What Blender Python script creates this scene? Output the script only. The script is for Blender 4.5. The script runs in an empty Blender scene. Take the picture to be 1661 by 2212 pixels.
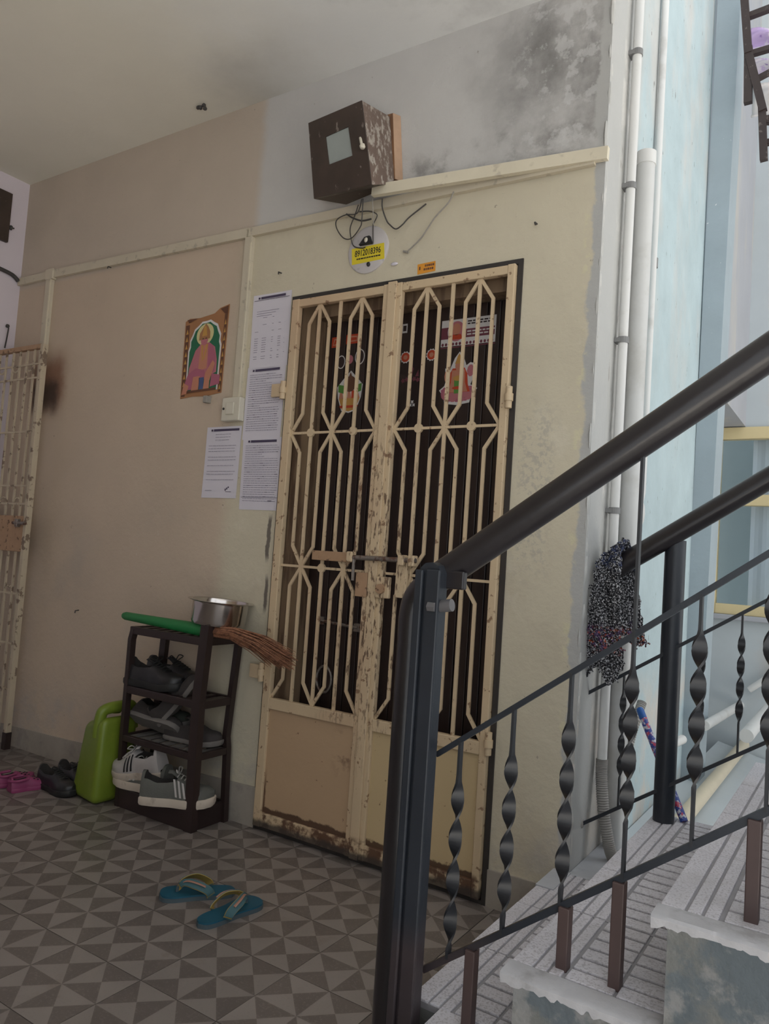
import bpy, bmesh, math, random
from mathutils import Vector, Matrix, Euler
from math import sin, cos, pi, radians as R

random.seed(7)
scn = bpy.context.scene
col = scn.collection

# ------------------------------------------------------------------ camera
FPX, IW, IH = 1630.158, 1661.0, 2212.0
CAM = Vector((1.94768, -2.24667, 1.05941))
RC = [Vector((0.838958, 0.539913, 0.068144)),
      Vector((0.024736, 0.087255, -0.995879)),
      Vector((-0.543633, 0.837186, 0.059848))]
cam_d = bpy.data.cameras.new('camera')
cam = bpy.data.objects.new('camera', cam_d)
col.objects.link(cam)
cam_d.sensor_fit = 'VERTICAL'
cam_d.sensor_height = 36.0
cam_d.lens = FPX / IH * 36.0
cam_d.clip_start = 0.02
ax, ay, az = RC[0], -RC[1], -RC[2]
cam.matrix_world = Matrix(((ax.x, ay.x, az.x, CAM.x), (ax.y, ay.y, az.y, CAM.y), (ax.z, ay.z, az.z, CAM.z), (0, 0, 0, 1)))
scn.camera = cam

# ------------------------------------------------------------------ light
world = bpy.data.worlds.new('overcast_sky')
scn.world = world
world.use_nodes = True
wb = world.node_tree.nodes['Background']
wb.inputs[0].default_value = (0.93, 0.97, 1.0, 1)
wb.inputs[1].default_value = 1.7
sun_d = bpy.data.lights.new('sun', 'SUN'); sun_d.energy = 21.0; sun_d.angle = R(.6); sun_d.color = (1.0, .97, .92)
sun = bpy.data.objects.new('sun', sun_d); col.objects.link(sun)
sun.rotation_euler = Vector((-.30, .05, .95)).to_track_quat('Z', 'Y').to_euler()
scn.view_settings.view_transform = 'Standard'
scn.view_settings.look = 'None'
scn.view_settings.gamma = 1.0
scn.view_settings.use_curve_mapping = False
scn.view_settings.exposure = -0.38

# ------------------------------------------------------------------ helpers
def at(u, v, x=None, y=None, z=None):
    d = RC[0] * ((u - IW / 2) / FPX) + RC[1] * ((v - IH / 2) / FPX) + RC[2]
    if x is not None: t = (x - CAM.x) / d.x
    elif y is not None: t = (y - CAM.y) / d.y
    else: t = (z - CAM.z) / d.z
    return CAM + d * t

ORG = {}

class MB:
    def __init__(s):
        s.v, s.f, s.m = [], [], []
    def add(s, vs, fs, mi=0):
        o = len(s.v)
        s.v += [Vector(p) for p in vs]
        s.f += [[i + o for i in f] for f in fs]
        s.m += [mi] * len(fs)
        return s
    def box(s, a, b, mi=0):
        x0, y0, z0 = a; x1, y1, z1 = b
        if x0 > x1: x0, x1 = x1, x0
        if y0 > y1: y0, y1 = y1, y0
        if z0 > z1: z0, z1 = z1, z0
        vs = [(x0, y0, z0), (x1, y0, z0), (x1, y1, z0), (x0, y1, z0), (x0, y0, z1), (x1, y0, z1), (x1, y1, z1), (x0, y1, z1)]
        return s.hexa(vs, mi)
    def hexa(s, vs, mi=0):
        return s.add(vs, [(0, 3, 2, 1), (4, 5, 6, 7), (0, 1, 5, 4), (1, 2, 6, 5), (2, 3, 7, 6), (3, 0, 4, 7)], mi)
    def cbox(s, a, b, c=.004, mi=0):
        """box with chamfered edges"""
        bm = bmesh.new()
        bmesh.ops.create_cube(bm, size=1)
        for v in bm.verts:
            v.co = Vector(((a[0] + b[0]) / 2 + v.co.x * (b[0] - a[0]), (a[1] + b[1]) / 2 + v.co.y * (b[1] - a[1]), (a[2] + b[2]) / 2 + v.co.z * (b[2] - a[2])))
        bmesh.ops.bevel(bm, geom=list(bm.edges), offset=c, segments=2, affect='EDGES', profile=.5)
        s.add([v.co.copy() for v in bm.verts], [[v.index for v in f.verts] for f in bm.faces], mi) if not bm.verts.index_update() else None
        bm.free()
        return s
    def tube(s, pts, r, n=10, caps=True, mi=0, flat=None):
        pts = [Vector(p) for p in pts]
        rs = r if isinstance(r, (list, tuple)) else [r] * len(pts)
        prev = None; rings = []
        for i, p in enumerate(pts):
            if i == 0: t = pts[1] - p
            elif i == len(pts) - 1: t = p - pts[i - 1]
            else: t = (pts[i + 1] - p).normalized() + (p - pts[i - 1]).normalized()
            t.normalize()
            if prev is None:
                u = t.cross(Vector((0, 0, 1)))
                if u.length < 1e-3: u = t.cross(Vector((0, 1, 0)))
            else: u = prev - t * prev.dot(t)
            u.normalize(); prev = u
            w = t.cross(u)
            k = 1.0
            if 0 < i < len(pts) - 1:
                c = (pts[i + 1] - p).normalized().dot((p - pts[i - 1]).normalized())
                k = 1.0 / max(.6, math.sqrt(max(.05, (1 + c) / 2)))
            rings.append([p + u * (rs[i] * cos(2 * pi * j / n) * k) + w * (rs[i] * sin(2 * pi * j / n) * (flat or 1)) for j in range(n)])
        vs = [q for ring in rings for q in ring]
        fs = []
        for i in range(len(pts) - 1):
            for j in range(n):
                a = i * n + j; b = i * n + (j + 1) % n
                fs.append((a, b, b + n, a + n))
        if caps:
            fs.append(tuple(range(n - 1, -1, -1)))
            o = (len(pts) - 1) * n
            fs.append(tuple(o + j for j in range(n)))
        return s.add(vs, fs, mi)
    def bar(s, pts, w, d, up=(0, 1, 0), mi=0):
        """rectangular section along a polyline; w across, d along `up`"""
        pts = [Vector(p) for p in pts]; up = Vector(up).normalized(); vs = []; fs = []
        for i, p in enumerate(pts):
            if i == 0: t = (pts[1] - p).normalized(); k = 1
            elif i == len(pts) - 1: t = (p - pts[i - 1]).normalized(); k = 1
            else:
                a, b = (pts[i + 1] - p).normalized(), (p - pts[i - 1]).normalized()
                t = (a + b).normalized(); k = 1 / max(.5, t.dot(a))
            sd = t.cross(up).normalized()
            for q, e in ((-1, -1), (1, -1), (1, 1), (-1, 1)):
                vs.append(p + sd * (q * w / 2 * k) + up * (e * d / 2))
        for i in range(len(pts) - 1):
            for j in range(4):
                a = i * 4 + j; b = i * 4 + (j + 1) % 4
                fs.append((a, b, b + 4, a + 4))
        o = (len(pts) - 1) * 4
        fs += [(3, 2, 1, 0), (o, o + 1, o + 2, o + 3)]
        return s.add(vs, fs, mi)
    def lathe(s, prof, c=(0, 0, 0), n=32, mi=0, axis='z'):
        vs, fs = [], []; m = len(prof)
        for j in range(n):
            a = 2 * pi * j / n
            for r, h in prof:
                if axis == 'z': p = (c[0] + r * cos(a), c[1] + r * sin(a), c[2] + h)
                elif axis == 'y': p = (c[0] + r * cos(a), c[1] + h, c[2] + r * sin(a))
                else: p = (c[0] + h, c[1] + r * cos(a), c[2] + r * sin(a))
                vs.append(p)
        for j in range(n):
            k = (j + 1) % n
            for i in range(m - 1):
                fs.append((j * m + i, k * m + i, k * m + i + 1, j * m + i + 1))
        return s.add(vs, fs, mi)
    def poly(s, pts, thick, n, mi=0):
        """closed outline pts extruded by vector n*thick"""
        n = Vector(n) * thick; k = len(pts); P = [Vector(p) for p in pts]
        vs = P + [p + n for p in P]
        fs = [tuple(range(k)), tuple(range(2 * k - 1, k - 1, -1))]
        for i in range(k):
            j = (i + 1) % k
            fs.append((j, i, i + k, j + k))
        return s.add(vs, fs, mi)
    def ball(s, c, r, n=10, mi=0):
        if not isinstance(r, (tuple, list)): r = (r, r, r)
        vs, fs = [], []
        m = max(4, n // 2)
        for i in range(m + 1):
            t = pi * i / m
            for j in range(n):
                a = 2 * pi * j / n
                vs.append((c[0] + r[0] * sin(t) * cos(a), c[1] + r[1] * sin(t) * sin(a), c[2] + r[2] * cos(t)))
        for i in range(m):
            for j in range(n):
                fs.append((i * n + j, (i + 1) * n + j, (i + 1) * n + (j + 1) % n, i * n + (j + 1) % n))
        return s.add(vs, fs, mi)
    def xf(s, mat):
        s.v = [mat @ p for p in s.v]
        return s
    def build(s, name, mats, parent=None, smooth=False, org=None, loc=None, fix=True):
        me = bpy.data.meshes.new(name)
        if parent is not None: o0 = ORG.get(parent.name, Vector((0, 0, 0)))
        else: o0 = Vector(org) if org is not None else Vector((0, 0, 0))
        me.from_pydata([tuple(p - o0) for p in s.v], [], s.f)
        ml = mats if isinstance(mats, (list, tuple)) else [mats]
        for m in ml: me.materials.append(m)
        if len(ml) > 1:
            for p, i in zip(me.polygons, s.m): p.material_index = i
        if fix:
            bm = bmesh.new(); bm.from_mesh(me)
            bmesh.ops.remove_doubles(bm, verts=bm.verts, dist=1e-6)
            bmesh.ops.recalc_face_normals(bm, faces=bm.faces)
            bm.to_mesh(me); bm.free()
        if smooth:
            for p in me.polygons: p.use_smooth = True
            try: me.set_sharp_from_angle(angle=R(40))
            except Exception: pass
        o = bpy.data.objects.new(name, me)
        col.objects.link(o)
        if parent is not None:
            o.parent = parent; ORG[o.name] = o0
        else:
            o.location = loc if loc is not None else o0
            ORG[o.name] = o0
        return o

def tag(o, label=None, cat=None, group=None, kind=None):
    if label: o['label'] = label
    if cat: o['category'] = cat
    if group: o['group'] = group
    if kind: o['kind'] = kind
    return o

def thing(name, org, label, cat, group=None, kind=None, rz=0.0, local=False):
    o = bpy.data.objects.new(name, None)
    o.empty_display_size = .05
    col.objects.link(o)
    o.location = org; o.rotation_euler = (0, 0, rz)
    ORG[o.name] = Vector((0, 0, 0)) if local else Vector(org)
    tag(o, label, cat, group, kind)
    return o

def struct(o): o['kind'] = 'structure'; return o

def copy_tree(o, parent=None):
    c = o.copy(); col.objects.link(c); c.parent = parent
    ORG[c.name] = ORG.get(o.name, Vector())
    for ch in [x for x in o.children]: copy_tree(ch, c)
    return c

# ------------------------------------------------------------------ materials
class NT:
    def __init__(s, m):
        s.t = m.node_tree; s.n = s.t.nodes; s.l = s.t.links
        g = s.n.new('ShaderNodeNewGeometry'); s.pos = g.outputs['Position']
        sp = s.n.new('ShaderNodeSeparateXYZ'); s.l.new(s.pos, sp.inputs[0])
        s.xyz = {'x': sp.outputs[0], 'y': sp.outputs[1], 'z': sp.outputs[2]}
    def set(s, inp, v):
        if hasattr(v, 'is_linked') or isinstance(v, bpy.types.NodeSocket): s.l.new(v, inp)
        else: inp.default_value = v
    def math(s, op, a, b=0.0):
        n = s.n.new('ShaderNodeMath'); n.operation = op
        s.set(n.inputs[0], a); s.set(n.inputs[1], b); return n.outputs[0]
    def noise(s, scale, detail=5, rough=.55, stretch=None, off=0.0):
        n = s.n.new('ShaderNodeTexNoise')
        n.inputs['Scale'].default_value = scale; n.inputs['Detail'].default_value = detail; n.inputs['Roughness'].default_value = rough
        mp = s.n.new('ShaderNodeMapping'); s.l.new(s.pos, mp.inputs[0])
        if stretch: mp.inputs['Scale'].default_value = stretch
        mp.inputs['Location'].default_value = (off, off * 1.7, off * .6)
        s.l.new(mp.outputs[0], n.inputs['Vector'])
        return n.outputs['Fac']
    def ramp(s, v, lo, hi):
        n = s.n.new('ShaderNodeMapRange'); n.interpolation_type = 'SMOOTHSTEP'
        s.set(n.inputs[0], v); n.inputs[1].default_value = lo; n.inputs[2].default_value = hi
        n.inputs[3].default_value = 0; n.inputs[4].default_value = 1
        return n.outputs[0]
    def mix(s, a, b, f):
        n = s.n.new('ShaderNodeMix'); n.data_type = 'RGBA'
        s.set(n.inputs[0], f)
        for i, c in ((6, a), (7, b)):
            if isinstance(c, tuple): c = (*c, 1) if len(c) == 3 else c
            s.set(n.inputs[i], c)
        return n.outputs[2]
    def scale(s, c, f):
        n = s.n.new('ShaderNodeVectorMath'); n.operation = 'SCALE'
        s.set(n.inputs[0], c if not isinstance(c, tuple) else c[:3]); s.set(n.inputs[3], f); return n.outputs[0]
    def boxmask(s, spec, warp=0.0, wscale=6.0, off=0.0):
        out = None
        for i, (a, lo, hi, soft) in enumerate(spec):
            c = s.xyz[a]
            if warp:
                w = s.math('MULTIPLY', s.math('SUBTRACT', s.noise(wscale, 6, .65, off=off + i * 3.3), .5), warp * 2)
                c = s.math('ADD', c, w)
            m = None
            if lo is not None: m = s.ramp(c, lo - soft, lo + soft)
            if hi is not None:
                k = s.math('SUBTRACT', 1.0, s.ramp(c, hi - soft, hi + soft))
                m = k if m is None else s.math('MULTIPLY', m, k)
            out = m if out is None else s.math('MULTIPLY', out, m)
        return out

def M(name, base, var=.12, vscale=3.0, layers=(), rough=.6, metal=0.0, bump=None, rvar=0.0, objvar=0.0, spec=None, coat=0.0):
    """layers: (colour, dict(noise=(scale,lo,hi[,stretch]), box=[(axis,lo,hi,soft)..], warp=, amt=))"""
    m = bpy.data.materials.new(name); m.use_nodes = True
    b = m.node_tree.nodes['Principled BSDF']
    t = NT(m)
    c = None
    v = t.math('ADD', t.math('MULTIPLY', t.math('SUBTRACT', t.noise(vscale, 6, .6), .5), var * 3), 1.0)
    if objvar:
        oi = t.n.new('ShaderNodeObjectInfo')
        v = t.math('MULTIPLY', v, t.math('ADD', t.math('MULTIPLY', t.math('SUBTRACT', oi.outputs['Random'], .5), objvar * 2), 1.0))
    c = base
    for i, (lc, d) in enumerate(layers):
        f = None
        if 'noise' in d:
            q = d['noise']
            f = t.ramp(t.noise(q[0], 6, .62, q[3] if len(q) > 3 else None, off=5.1 * i + 1.3), q[1], q[2])
        if 'box' in d:
            k = t.boxmask(d['box'], d.get('warp', 0), d.get('wscale', 6.0), off=2.2 * i)
            f = k if f is None else t.math('MULTIPLY', f, k)
        f = t.math('MULTIPLY', f, d.get('amt', 1.0))
        c = t.mix(c, lc, f)
    c = t.scale(c, v)
    t.l.new(c, b.inputs['Base Color'])
    b.inputs['Metallic'].default_value = metal
    if rvar:
        t.l.new(t.math('ADD', t.math('MULTIPLY', t.math('SUBTRACT', t.noise(vscale * 4, 5), .5), rvar * 2), rough), b.inputs['Roughness'])
    else: b.inputs['Roughness'].default_value = rough
    if spec is not None: b.inputs['Specular IOR Level'].default_value = spec
    if coat: b.inputs['Coat Weight'].default_value = coat
    if bump:
        bs = bump if isinstance(bump, list) else [bump]
        h = None
        for sc, st in bs:
            k = t.math('MULTIPLY', t.noise(sc, 6, .6, off=9.0), st)
            h = k if h is None else t.math('ADD', h, k)
        bn = t.n.new('ShaderNodeBump'); bn.inputs['Strength'].default_value = 1.0; bn.inputs['Distance'].default_value = 1.0
        t.l.new(h, bn.inputs['Height']); t.l.new(bn.outputs[0], b.inputs['Normal'])
    return m

CREAM = (.60, .545, .42)
m_wall = M('door_wall_plaster', CREAM, .10, 1.9, [
    ((.45, .39, .30), dict(noise=(3.4, .52, .74), amt=.45)),
    ((.66, .61, .50), dict(noise=(7, .58, .72), amt=.4)),
    ((.56, .455, .355), dict(box=[('x', None, -.30, .06)], warp=.05)),
    ((.53, .455, .38), dict(box=[('z', 2.36, None, .01)])),
    ((.55, .54, .53), dict(box=[('z', 2.36, None, .01), ('x', -.24, None, .03)], warp=.03)),
    ((.40, .37, .33), dict(noise=(2.3, .45, .75), box=[('x', None, -.2, .3), ('z', None, 1.2, .5)], amt=.5)),
    ((.20, .195, .19), dict(noise=(4.5, .30, .70), box=[('z', 2.46, None, .16), ('x', .80, None, .26)], warp=.10, amt=.9)),
    ((.11, .105, .10), dict(noise=(3.0, .42, .64, (1, 1, .5)), box=[('z', 2.62, None, .16), ('x', .92, None, .18)], warp=.12, amt=.75)),
    ((.20, .19, .18), dict(noise=(9, .45, .7), box=[('z', 2.36, 2.52, .05), ('x', .45, None, .12)], warp=.06, amt=.7)),
    ((.62, .62, .62), dict(noise=(14, .52, .6), box=[('z', 2.4, None, .1), ('x', .9, None, .1)], amt=.5)),
    ((.44, .44, .43), dict(box=[('x', 1.185, None, .006)], warp=.035, wscale=9)),
    ((.66, .63, .60), dict(noise=(26, .66, .70, (1, 1, .5)), box=[('x', -1.0, -.05, .1), ('z', .8, 1.3, .1)], amt=.6)),
    ((.66, .62, .42), dict(noise=(16, .52, .58), box=[('x', 1.165, 1.19, .008), ('z', .4, 2.2, .1)], amt=.6)),
    ((.22, .095, .05), dict(box=[('x', -1.75, -1.485, .05), ('z', 1.70, 1.96, .08)], warp=.05, wscale=5, amt=.85)),
    ((.05, .03, .022), dict(box=[('x', -1.75, -1.53, .035), ('z', 1.69, 1.84, .05)], warp=.05, wscale=7, amt=.92)),
    ((.30, .29, .28), dict(noise=(60, .48, .6), box=[('x', .99, 1.10, .03), ('z', 1.05, 1.55, .08)], warp=.03, amt=.4)),
    ((.22, .18, .15), dict(noise=(38, .70, .74), amt=.6)),
    ((.12, .10, .09), dict(box=[('x', -.055, -.035, .003), ('z', 1.02, 1.19, .02)], warp=.014, wscale=18, amt=.9)),
    ((.12, .10, .09), dict(box=[('x', -.045, -.03, .003), ('z', .82, .95, .02)], warp=.012, wscale=18, amt=.9)),
    ((.40, .38, .37), dict(noise=(7, .4, .7), box=[('z', None, .3, .12)], amt=.6)),
], rough=.75, bump=[(5, .006), (40, .0012)])
m_endwall = M('grey_cement_plaster', (.44, .44, .425), .12, 5, [
    ((.42, .515, .545), dict(box=[('y', .34, None, .04)], warp=.04)),
    ((.58, .565, .54), dict(noise=(8, .5, .62), box=[('y', None, .34, .03)], amt=.6)),
    ((.30, .28, .26), dict(noise=(30, .6, .68, (1, 1, .3)), box=[('y', None, .34, .03)], amt=.8)),
    ((.55, .52, .49), dict(noise=(3, .45, .7, (1, 1, .4)), box=[('y', .34, None, .04), ('z', 1.9, None, .6)], amt=.7)),
    ((.56, .51, .46), dict(noise=(5, .42, .6), box=[('z', None, .62, .12)], warp=.06, amt=.8)),
    ((.12, .11, .10), dict(noise=(45, .66, .70, (1, 1, .3)), box=[('y', .34, None, .04)], amt=.8)),
], rough=.8, bump=[(14, .006), (60, .0015)])
m_blue = M('pale_blue_paint', (.42, .515, .545), .08, 4, [
    ((.62, .62, .60), dict(noise=(60, .70, .74), amt=.8)),
], rough=.7, bump=(30, .0015))
m_blue_shaded = M('shaded_blue_paint', (.33, .39, .43), .10, 4, [  # courtyard's pale blue darkened: the pilaster's shaded face is put into the colour
    ((.66, .68, .68), dict(noise=(48, .70, .74, (1, 1, .6)), amt=.9)),
], rough=.7, bump=(30, .0015))
m_lavender = M('lavender_grey_plaster', (.37, .38, .415), .08, 3, [((.5, .47, .40), dict(noise=(4, .5, .7, (1, 1, .3)), amt=.5))], rough=.8)
m_lilac = M('lilac_white_paint', (.66, .60, .66), .05, 2, rough=.75, bump=(30, .001))
m_farwall = M('whitish_far_wall', (.47, .515, .54), .08, 3, [((.52, .44, .38), dict(noise=(4, .5, .64), box=[('x', 1.45, None, .1)], amt=.7))], rough=.8)
m_ceil = M('limewashed_ceiling', (.76, .735, .65), .07, 1.4, [
    ((.30, .285, .26), dict(box=[('x', -.35, .15, .18), ('y', -.30, .1, .12)], warp=.1, amt=.55)),
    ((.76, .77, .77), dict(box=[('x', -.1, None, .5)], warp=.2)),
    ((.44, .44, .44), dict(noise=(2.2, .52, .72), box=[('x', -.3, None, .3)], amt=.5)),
], rough=.85, bump=(6, .004))
m_cement = M('grey_cement', (.165, .168, .160), .22, 5, [
    ((.10, .125, .145), dict(noise=(6, .50, .60), amt=.8)),
    ((.27, .265, .26), dict(noise=(11, .52, .62), amt=.7)),
    ((.10, .14, .17), dict(noise=(4, .56, .62), amt=.6)),
], rough=.85, bump=[(9, .006), (60, .002)])
m_skirt = M('cement_skirting', (.36, .325, .285), .16, 6, [((.24, .22, .2), dict(noise=(9, .5, .68), amt=.6))], rough=.75, bump=(25, .002))
m_light_tri = M('tile_light_terrazzo', (.235, .205, .190), .09, 5, [((.20, .18, .17), dict(noise=(150, .55, .62), amt=.5)), ((.17, .14, .12), dict(noise=(6, .6, .7), amt=.5))], rough=.36, rvar=.1, objvar=.08)
m_dark_tri = M('tile_dark_terrazzo', (.130, .110, .100), .09, 5, [((.20, .175, .16), dict(noise=(170, .54, .62), amt=.5))], rough=.38, rvar=.1, objvar=.08)
m_grout = M('floor_grout', (.17, .155, .14), .1, 6, rough=.8)
m_tread = M('pale_chequer_tile', (.60, .58, .62), .10, 6, [((.36, .34, .36), dict(noise=(220, .50, .60), amt=.75)), ((.40, .38, .38), dict(noise=(4, .52, .72), amt=.4))], rough=.6, bump=(200, .0006))
m_treadgap = M('dirty_tile_groove', (.29, .28, .295), .15, 20, rough=.85)
m_patch = M('blue_grey_cement_patch', (.42, .43, .46), .10, 9, [((.55, .56, .57), dict(noise=(12, .5, .7), amt=.5))], rough=.8, bump=(20, .003))
m_edge = M('pale_cement_edge', (.46, .455, .475), .14, 12, [((.28, .27, .27), dict(noise=(14, .5, .66), amt=.6))], rough=.8, bump=(30, .003))
m_gate = M('cream_gate_paint', (.60, .465, .305), .08, 6, [
    ((.50, .34, .22), dict(noise=(2.0, .45, .65), box=[('x', None, .47, .05)], amt=.6)),
    ((.12, .07, .045), dict(noise=(85, .53, .60, (1, 1, .28)), box=[('x', .30, .64, .08), ('z', .45, 1.45, .25)], amt=.9)),
    ((.16, .07, .035), dict(noise=(30, .60, .65), amt=.75)),
    ((.10, .045, .025), dict(noise=(18, .42, .56), box=[('z', None, .085, .012)], warp=.01, amt=.95)),
    ((.05, .04, .035), dict(box=[('z', None, .045, .01)], warp=.02, wscale=14, amt=.9)),
], rough=.5, bump=(60, .0008))
m_panel = M('cream_gate_sheet', (.56, .43, .25), .05, 3, [
    ((.48, .335, .21), dict(box=[('x', None, .47, .01)])),
    ((.08, .04, .025), dict(box=[('z', None, .092, .004)], warp=.02, wscale=20, amt=.95)),
    ((.10, .05, .03), dict(box=[('x', None, .050, .003), ('z', None, .2, .05)], warp=.01, wscale=16, amt=.9)),
    ((.13, .06, .035), dict(noise=(28, .66, .70), amt=.85)),
    ((.16, .09, .06), dict(noise=(14, .5, .62), box=[('x', .36, .44, .03), ('z', .3, .42, .05)], amt=.7)),
], rough=.45, bump=(5, .004))
m_gateblack = M('black_iron_angle', (.035, .03, .028), .2, 12, rough=.6)
m_rustmetal = M('worn_steel_bolt', (.25, .22, .20), .25, 30, [((.13, .06, .04), dict(noise=(30, .5, .6), amt=.9))], rough=.5, metal=.6)
m_brownplate = M('rust_brown_plate', (.40, .25, .15), .15, 20, [((.1, .05, .03), dict(noise=(40, .56, .64), amt=.8))], rough=.6)
m_wood_dark = M('dark_stained_door', (.030, .017, .014), .3, 9, [((.016, .008, .008), dict(noise=(30, .45, .6, (1, 1, .06)), amt=.8))], rough=.42)
m_wood_frame = M('brown_door_frame', (.27, .185, .115), .15, 8, [((.12, .07, .045), dict(noise=(26, .45, .62, (1, 1, .1)), amt=.8))], rough=.6)
m_plank = M('raw_brown_plank', (.30, .15, .075), .15, 14, [((.14, .07, .04), dict(noise=(30, .5, .62, (1, 1, .12)), amt=.7))], rough=.65)
m_plankedge = M('plank_pale_edge', (.46, .30, .20), .15, 20, rough=.7)
m_boxmetal = M('rusty_brown_sheet', (.050, .034, .027), .25, 10, [((.26, .22, .19), dict(noise=(46, .64, .69, (1, 1, .4)), amt=.8)), ((.035, .025, .02), dict(noise=(6, .5, .66), amt=.7))], rough=.45)
m_boxside_lit = M('scuffed_lit_sheet', (.15, .105, .085), .2, 10, [((.44, .40, .35), dict(noise=(60, .50, .60, (1, 1, .5)), amt=.8))], rough=.55)  # scuffs, plus a base lighter than the front to carry light from the right
m_boxglass = M('dusty_meter_glass', (.30, .33, .32), .1, 8, rough=.25)
m_trunk = M('cream_pvc_casing', (.66, .60, .47), .08, 8, [((.40, .35, .28), dict(noise=(20, .58, .68), amt=.5))], rough=.5)
m_trunk_dim = M('painted_over_casing', (.58, .52, .41), .08, 8, [((.34, .30, .24), dict(noise=(24, .58, .68), amt=.6))], rough=.6)
m_wire = M('grey_black_wire', (.055, .05, .048), .2, 30, rough=.6)
m_wirepale = M('pale_grey_wire', (.30, .28, .25), .2, 30, rough=.6)
m_paper = M('white_paper', (.66, .63, .70), .03, 5, rough=.85)
m_ink = M('printed_ink', (.07, .055, .10), .1, 20, rough=.8)
m_inkpale = M('pale_printed_ink', (.30, .275, .35), .1, 60, rough=.85)
m_disc = M('clear_white_disc', (.55, .52, .52), .06, 14, [((.30, .30, .33), dict(noise=(40, .6, .68), amt=.5))], rough=.3)
m_yellow = M('yellow_sticker', (.72, .58, .03), .05, 20, rough=.5)
m_orange = M('orange_sticker', (.72, .30, .03), .06, 20, rough=.5)
m_black = M('black_plastic', (.012, .012, .014), .1, 10, rough=.5)
m_whiteplastic = M('yellowed_white_plastic', (.64, .60, .50), .06, 10, rough=.4)
m_rail = M('black_brown_gloss_paint', (.019, .016, .018), .15, 8, rough=.30, bump=(60, .0004), coat=.15)
m_post = M('blue_black_gloss_paint', (.020, .024, .032), .2, 10, [((.06, .038, .036), dict(box=[('z', None, .34, .05), ('y', -1.2, -.6, .05)], warp=.05, amt=.5)), ((.25, .25, .26), dict(noise=(70, .70, .73), amt=.5))], rough=.38, bump=(50, .0006))
m_twist = M('dark_grey_iron_bar', (.022, .023, .027), .2, 20, rough=.42, bump=(50, .0005))
m_brownpost = M('brown_oxide_bar', (.072, .045, .042), .12, 14, rough=.5)
m_pvc = M('white_pvc_pipe', (.66, .66, .65), .05, 4, [((.45, .43, .40), dict(noise=(6, .55, .7), amt=.5))], rough=.4)
m_pvcgrey = M('greyish_pvc_pipe', (.58, .585, .58), .06, 4, [((.42, .41, .38), dict(noise=(5, .5, .7), amt=.5))], rough=.45)
m_clamp = M('grey_clamp', (.20, .20, .20), .15, 20, rough=.5)
m_corr = M('grey_corrugated_hose', (.30, .285, .27), .12, 12, rough=.55)
m_corrdark = M('dull_steel', (.12, .115, .12), .15, 20, rough=.45)
m_yframe = M('yellow_cream_window_paint', (.64, .53, .30), .06, 8, [((.45, .35, .2), dict(noise=(16, .6, .7), amt=.5))], rough=.5)
m_reflection = M('pale_blue_reflection', (.58, .64, .70), .04, 3, rough=.9)
m_room = M('dim_room_paint', (.22, .27, .28), .05, 3, rough=.9)
m_grille = M('dark_brown_grille', (.035, .022, .02), .2, 20, [((.2, .17, .15), dict(noise=(40, .6, .68), amt=.5))], rough=.6)
m_purple = M('lilac_printed_cloth', (.56, .42, .70), .06, 10, [((.75, .70, .78), dict(noise=(9, .5, .58))), ((.30, .18, .50), dict(noise=(16, .64, .68), amt=.8))], rough=.9)
m_whitecloth = M('white_printed_cloth', (.75, .72, .72), .06, 10, [((.45, .12, .10), dict(noise=(14, .60, .66), amt=.8))], rough=.9)
m_rack = M('dark_maroon_plastic', (.026, .015, .014), .2, 8, rough=.45)
m_rackgrey = M('grey_shelf_plate', (.15, .14, .13), .12, 8, rough=.7)
m_steel = bpy.data.materials.new('brushed_steel'); m_steel.use_nodes = True
_b = m_steel.node_tree.nodes['Principled BSDF']; _b.inputs['Metallic'].default_value = 1; _b.inputs['Roughness'].default_value = .17; _b.inputs['Base Color'].default_value = (.62, .58, .56, 1)
m_green = M('green_plastic_sleeve', (.012, .17, .045), .1, 20, rough=.45)
m_straw = M('brown_broom_straw', (.30, .135, .075), .25, 40, [((.12, .05, .03), dict(noise=(60, .5, .6), amt=.7))], rough=.8)
m_jerry = M('lime_green_plastic', (.165, .225, .024), .10, 5, [((.10, .12, .01), dict(noise=(60, .70, .74), amt=.7)), ((.26, .28, .03), dict(noise=(4, .5, .66), amt=.4))], rough=.38, bump=(20, .001))
m_blackshoe = M('black_leather', (.014, .014, .016), .2, 20, rough=.4, bump=(40, .001))
m_blacksole = M('black_rubber', (.012, .012, .012), .2, 20, rough=.6)
m_charcoal = M('charcoal_suede', (.045, .038, .037), .2, 16, rough=.85, bump=(60, .001))
m_greysole = M('worn_grey_rubber', (.17, .155, .145), .15, 14, rough=.8)
m_olive = M('dark_olive_canvas', (.030, .035, .027), .2, 16, rough=.8)
m_whiteshoe = M('dirty_white_leather', (.42, .39, .38), .08, 16, rough=.5, bump=(40, .001))
m_greyshoe = M('grey_green_mesh_fabric', (.105, .105, .095), .15, 16, rough=.85, bump=(150, .001))
m_soiledsole = M('soiled_white_rubber', (.50, .43, .36), .1, 12, [((.24, .19, .15), dict(noise=(18, .55, .68), amt=.5))], rough=.7)
m_lining = M('dark_shoe_lining', (.025, .022, .021), .2, 20, rough=.9)
m_lace = M('pale_shoe_lace', (.42, .40, .38), .1, 30, rough=.9)
m_pink = M('magenta_foam', (.25, .04, .12), .1, 12, rough=.55)
m_teal = M('teal_blue_foam', (.008, .078, .125), .12, 10, rough=.5)
m_tealside = M('grey_blue_sole_edge', (.06, .085, .10), .12, 12, rough=.7)
m_tealstrap = M('teal_fabric_strap', (.045, .11, .125), .12, 20, rough=.7)
m_mustard = M('mustard_strap_lining', (.33, .23, .06), .15, 20, rough=.7)
m_salmon = M('salmon_strap_trim', (.34, .18, .13), .12, 20, rough=.7)
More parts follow.
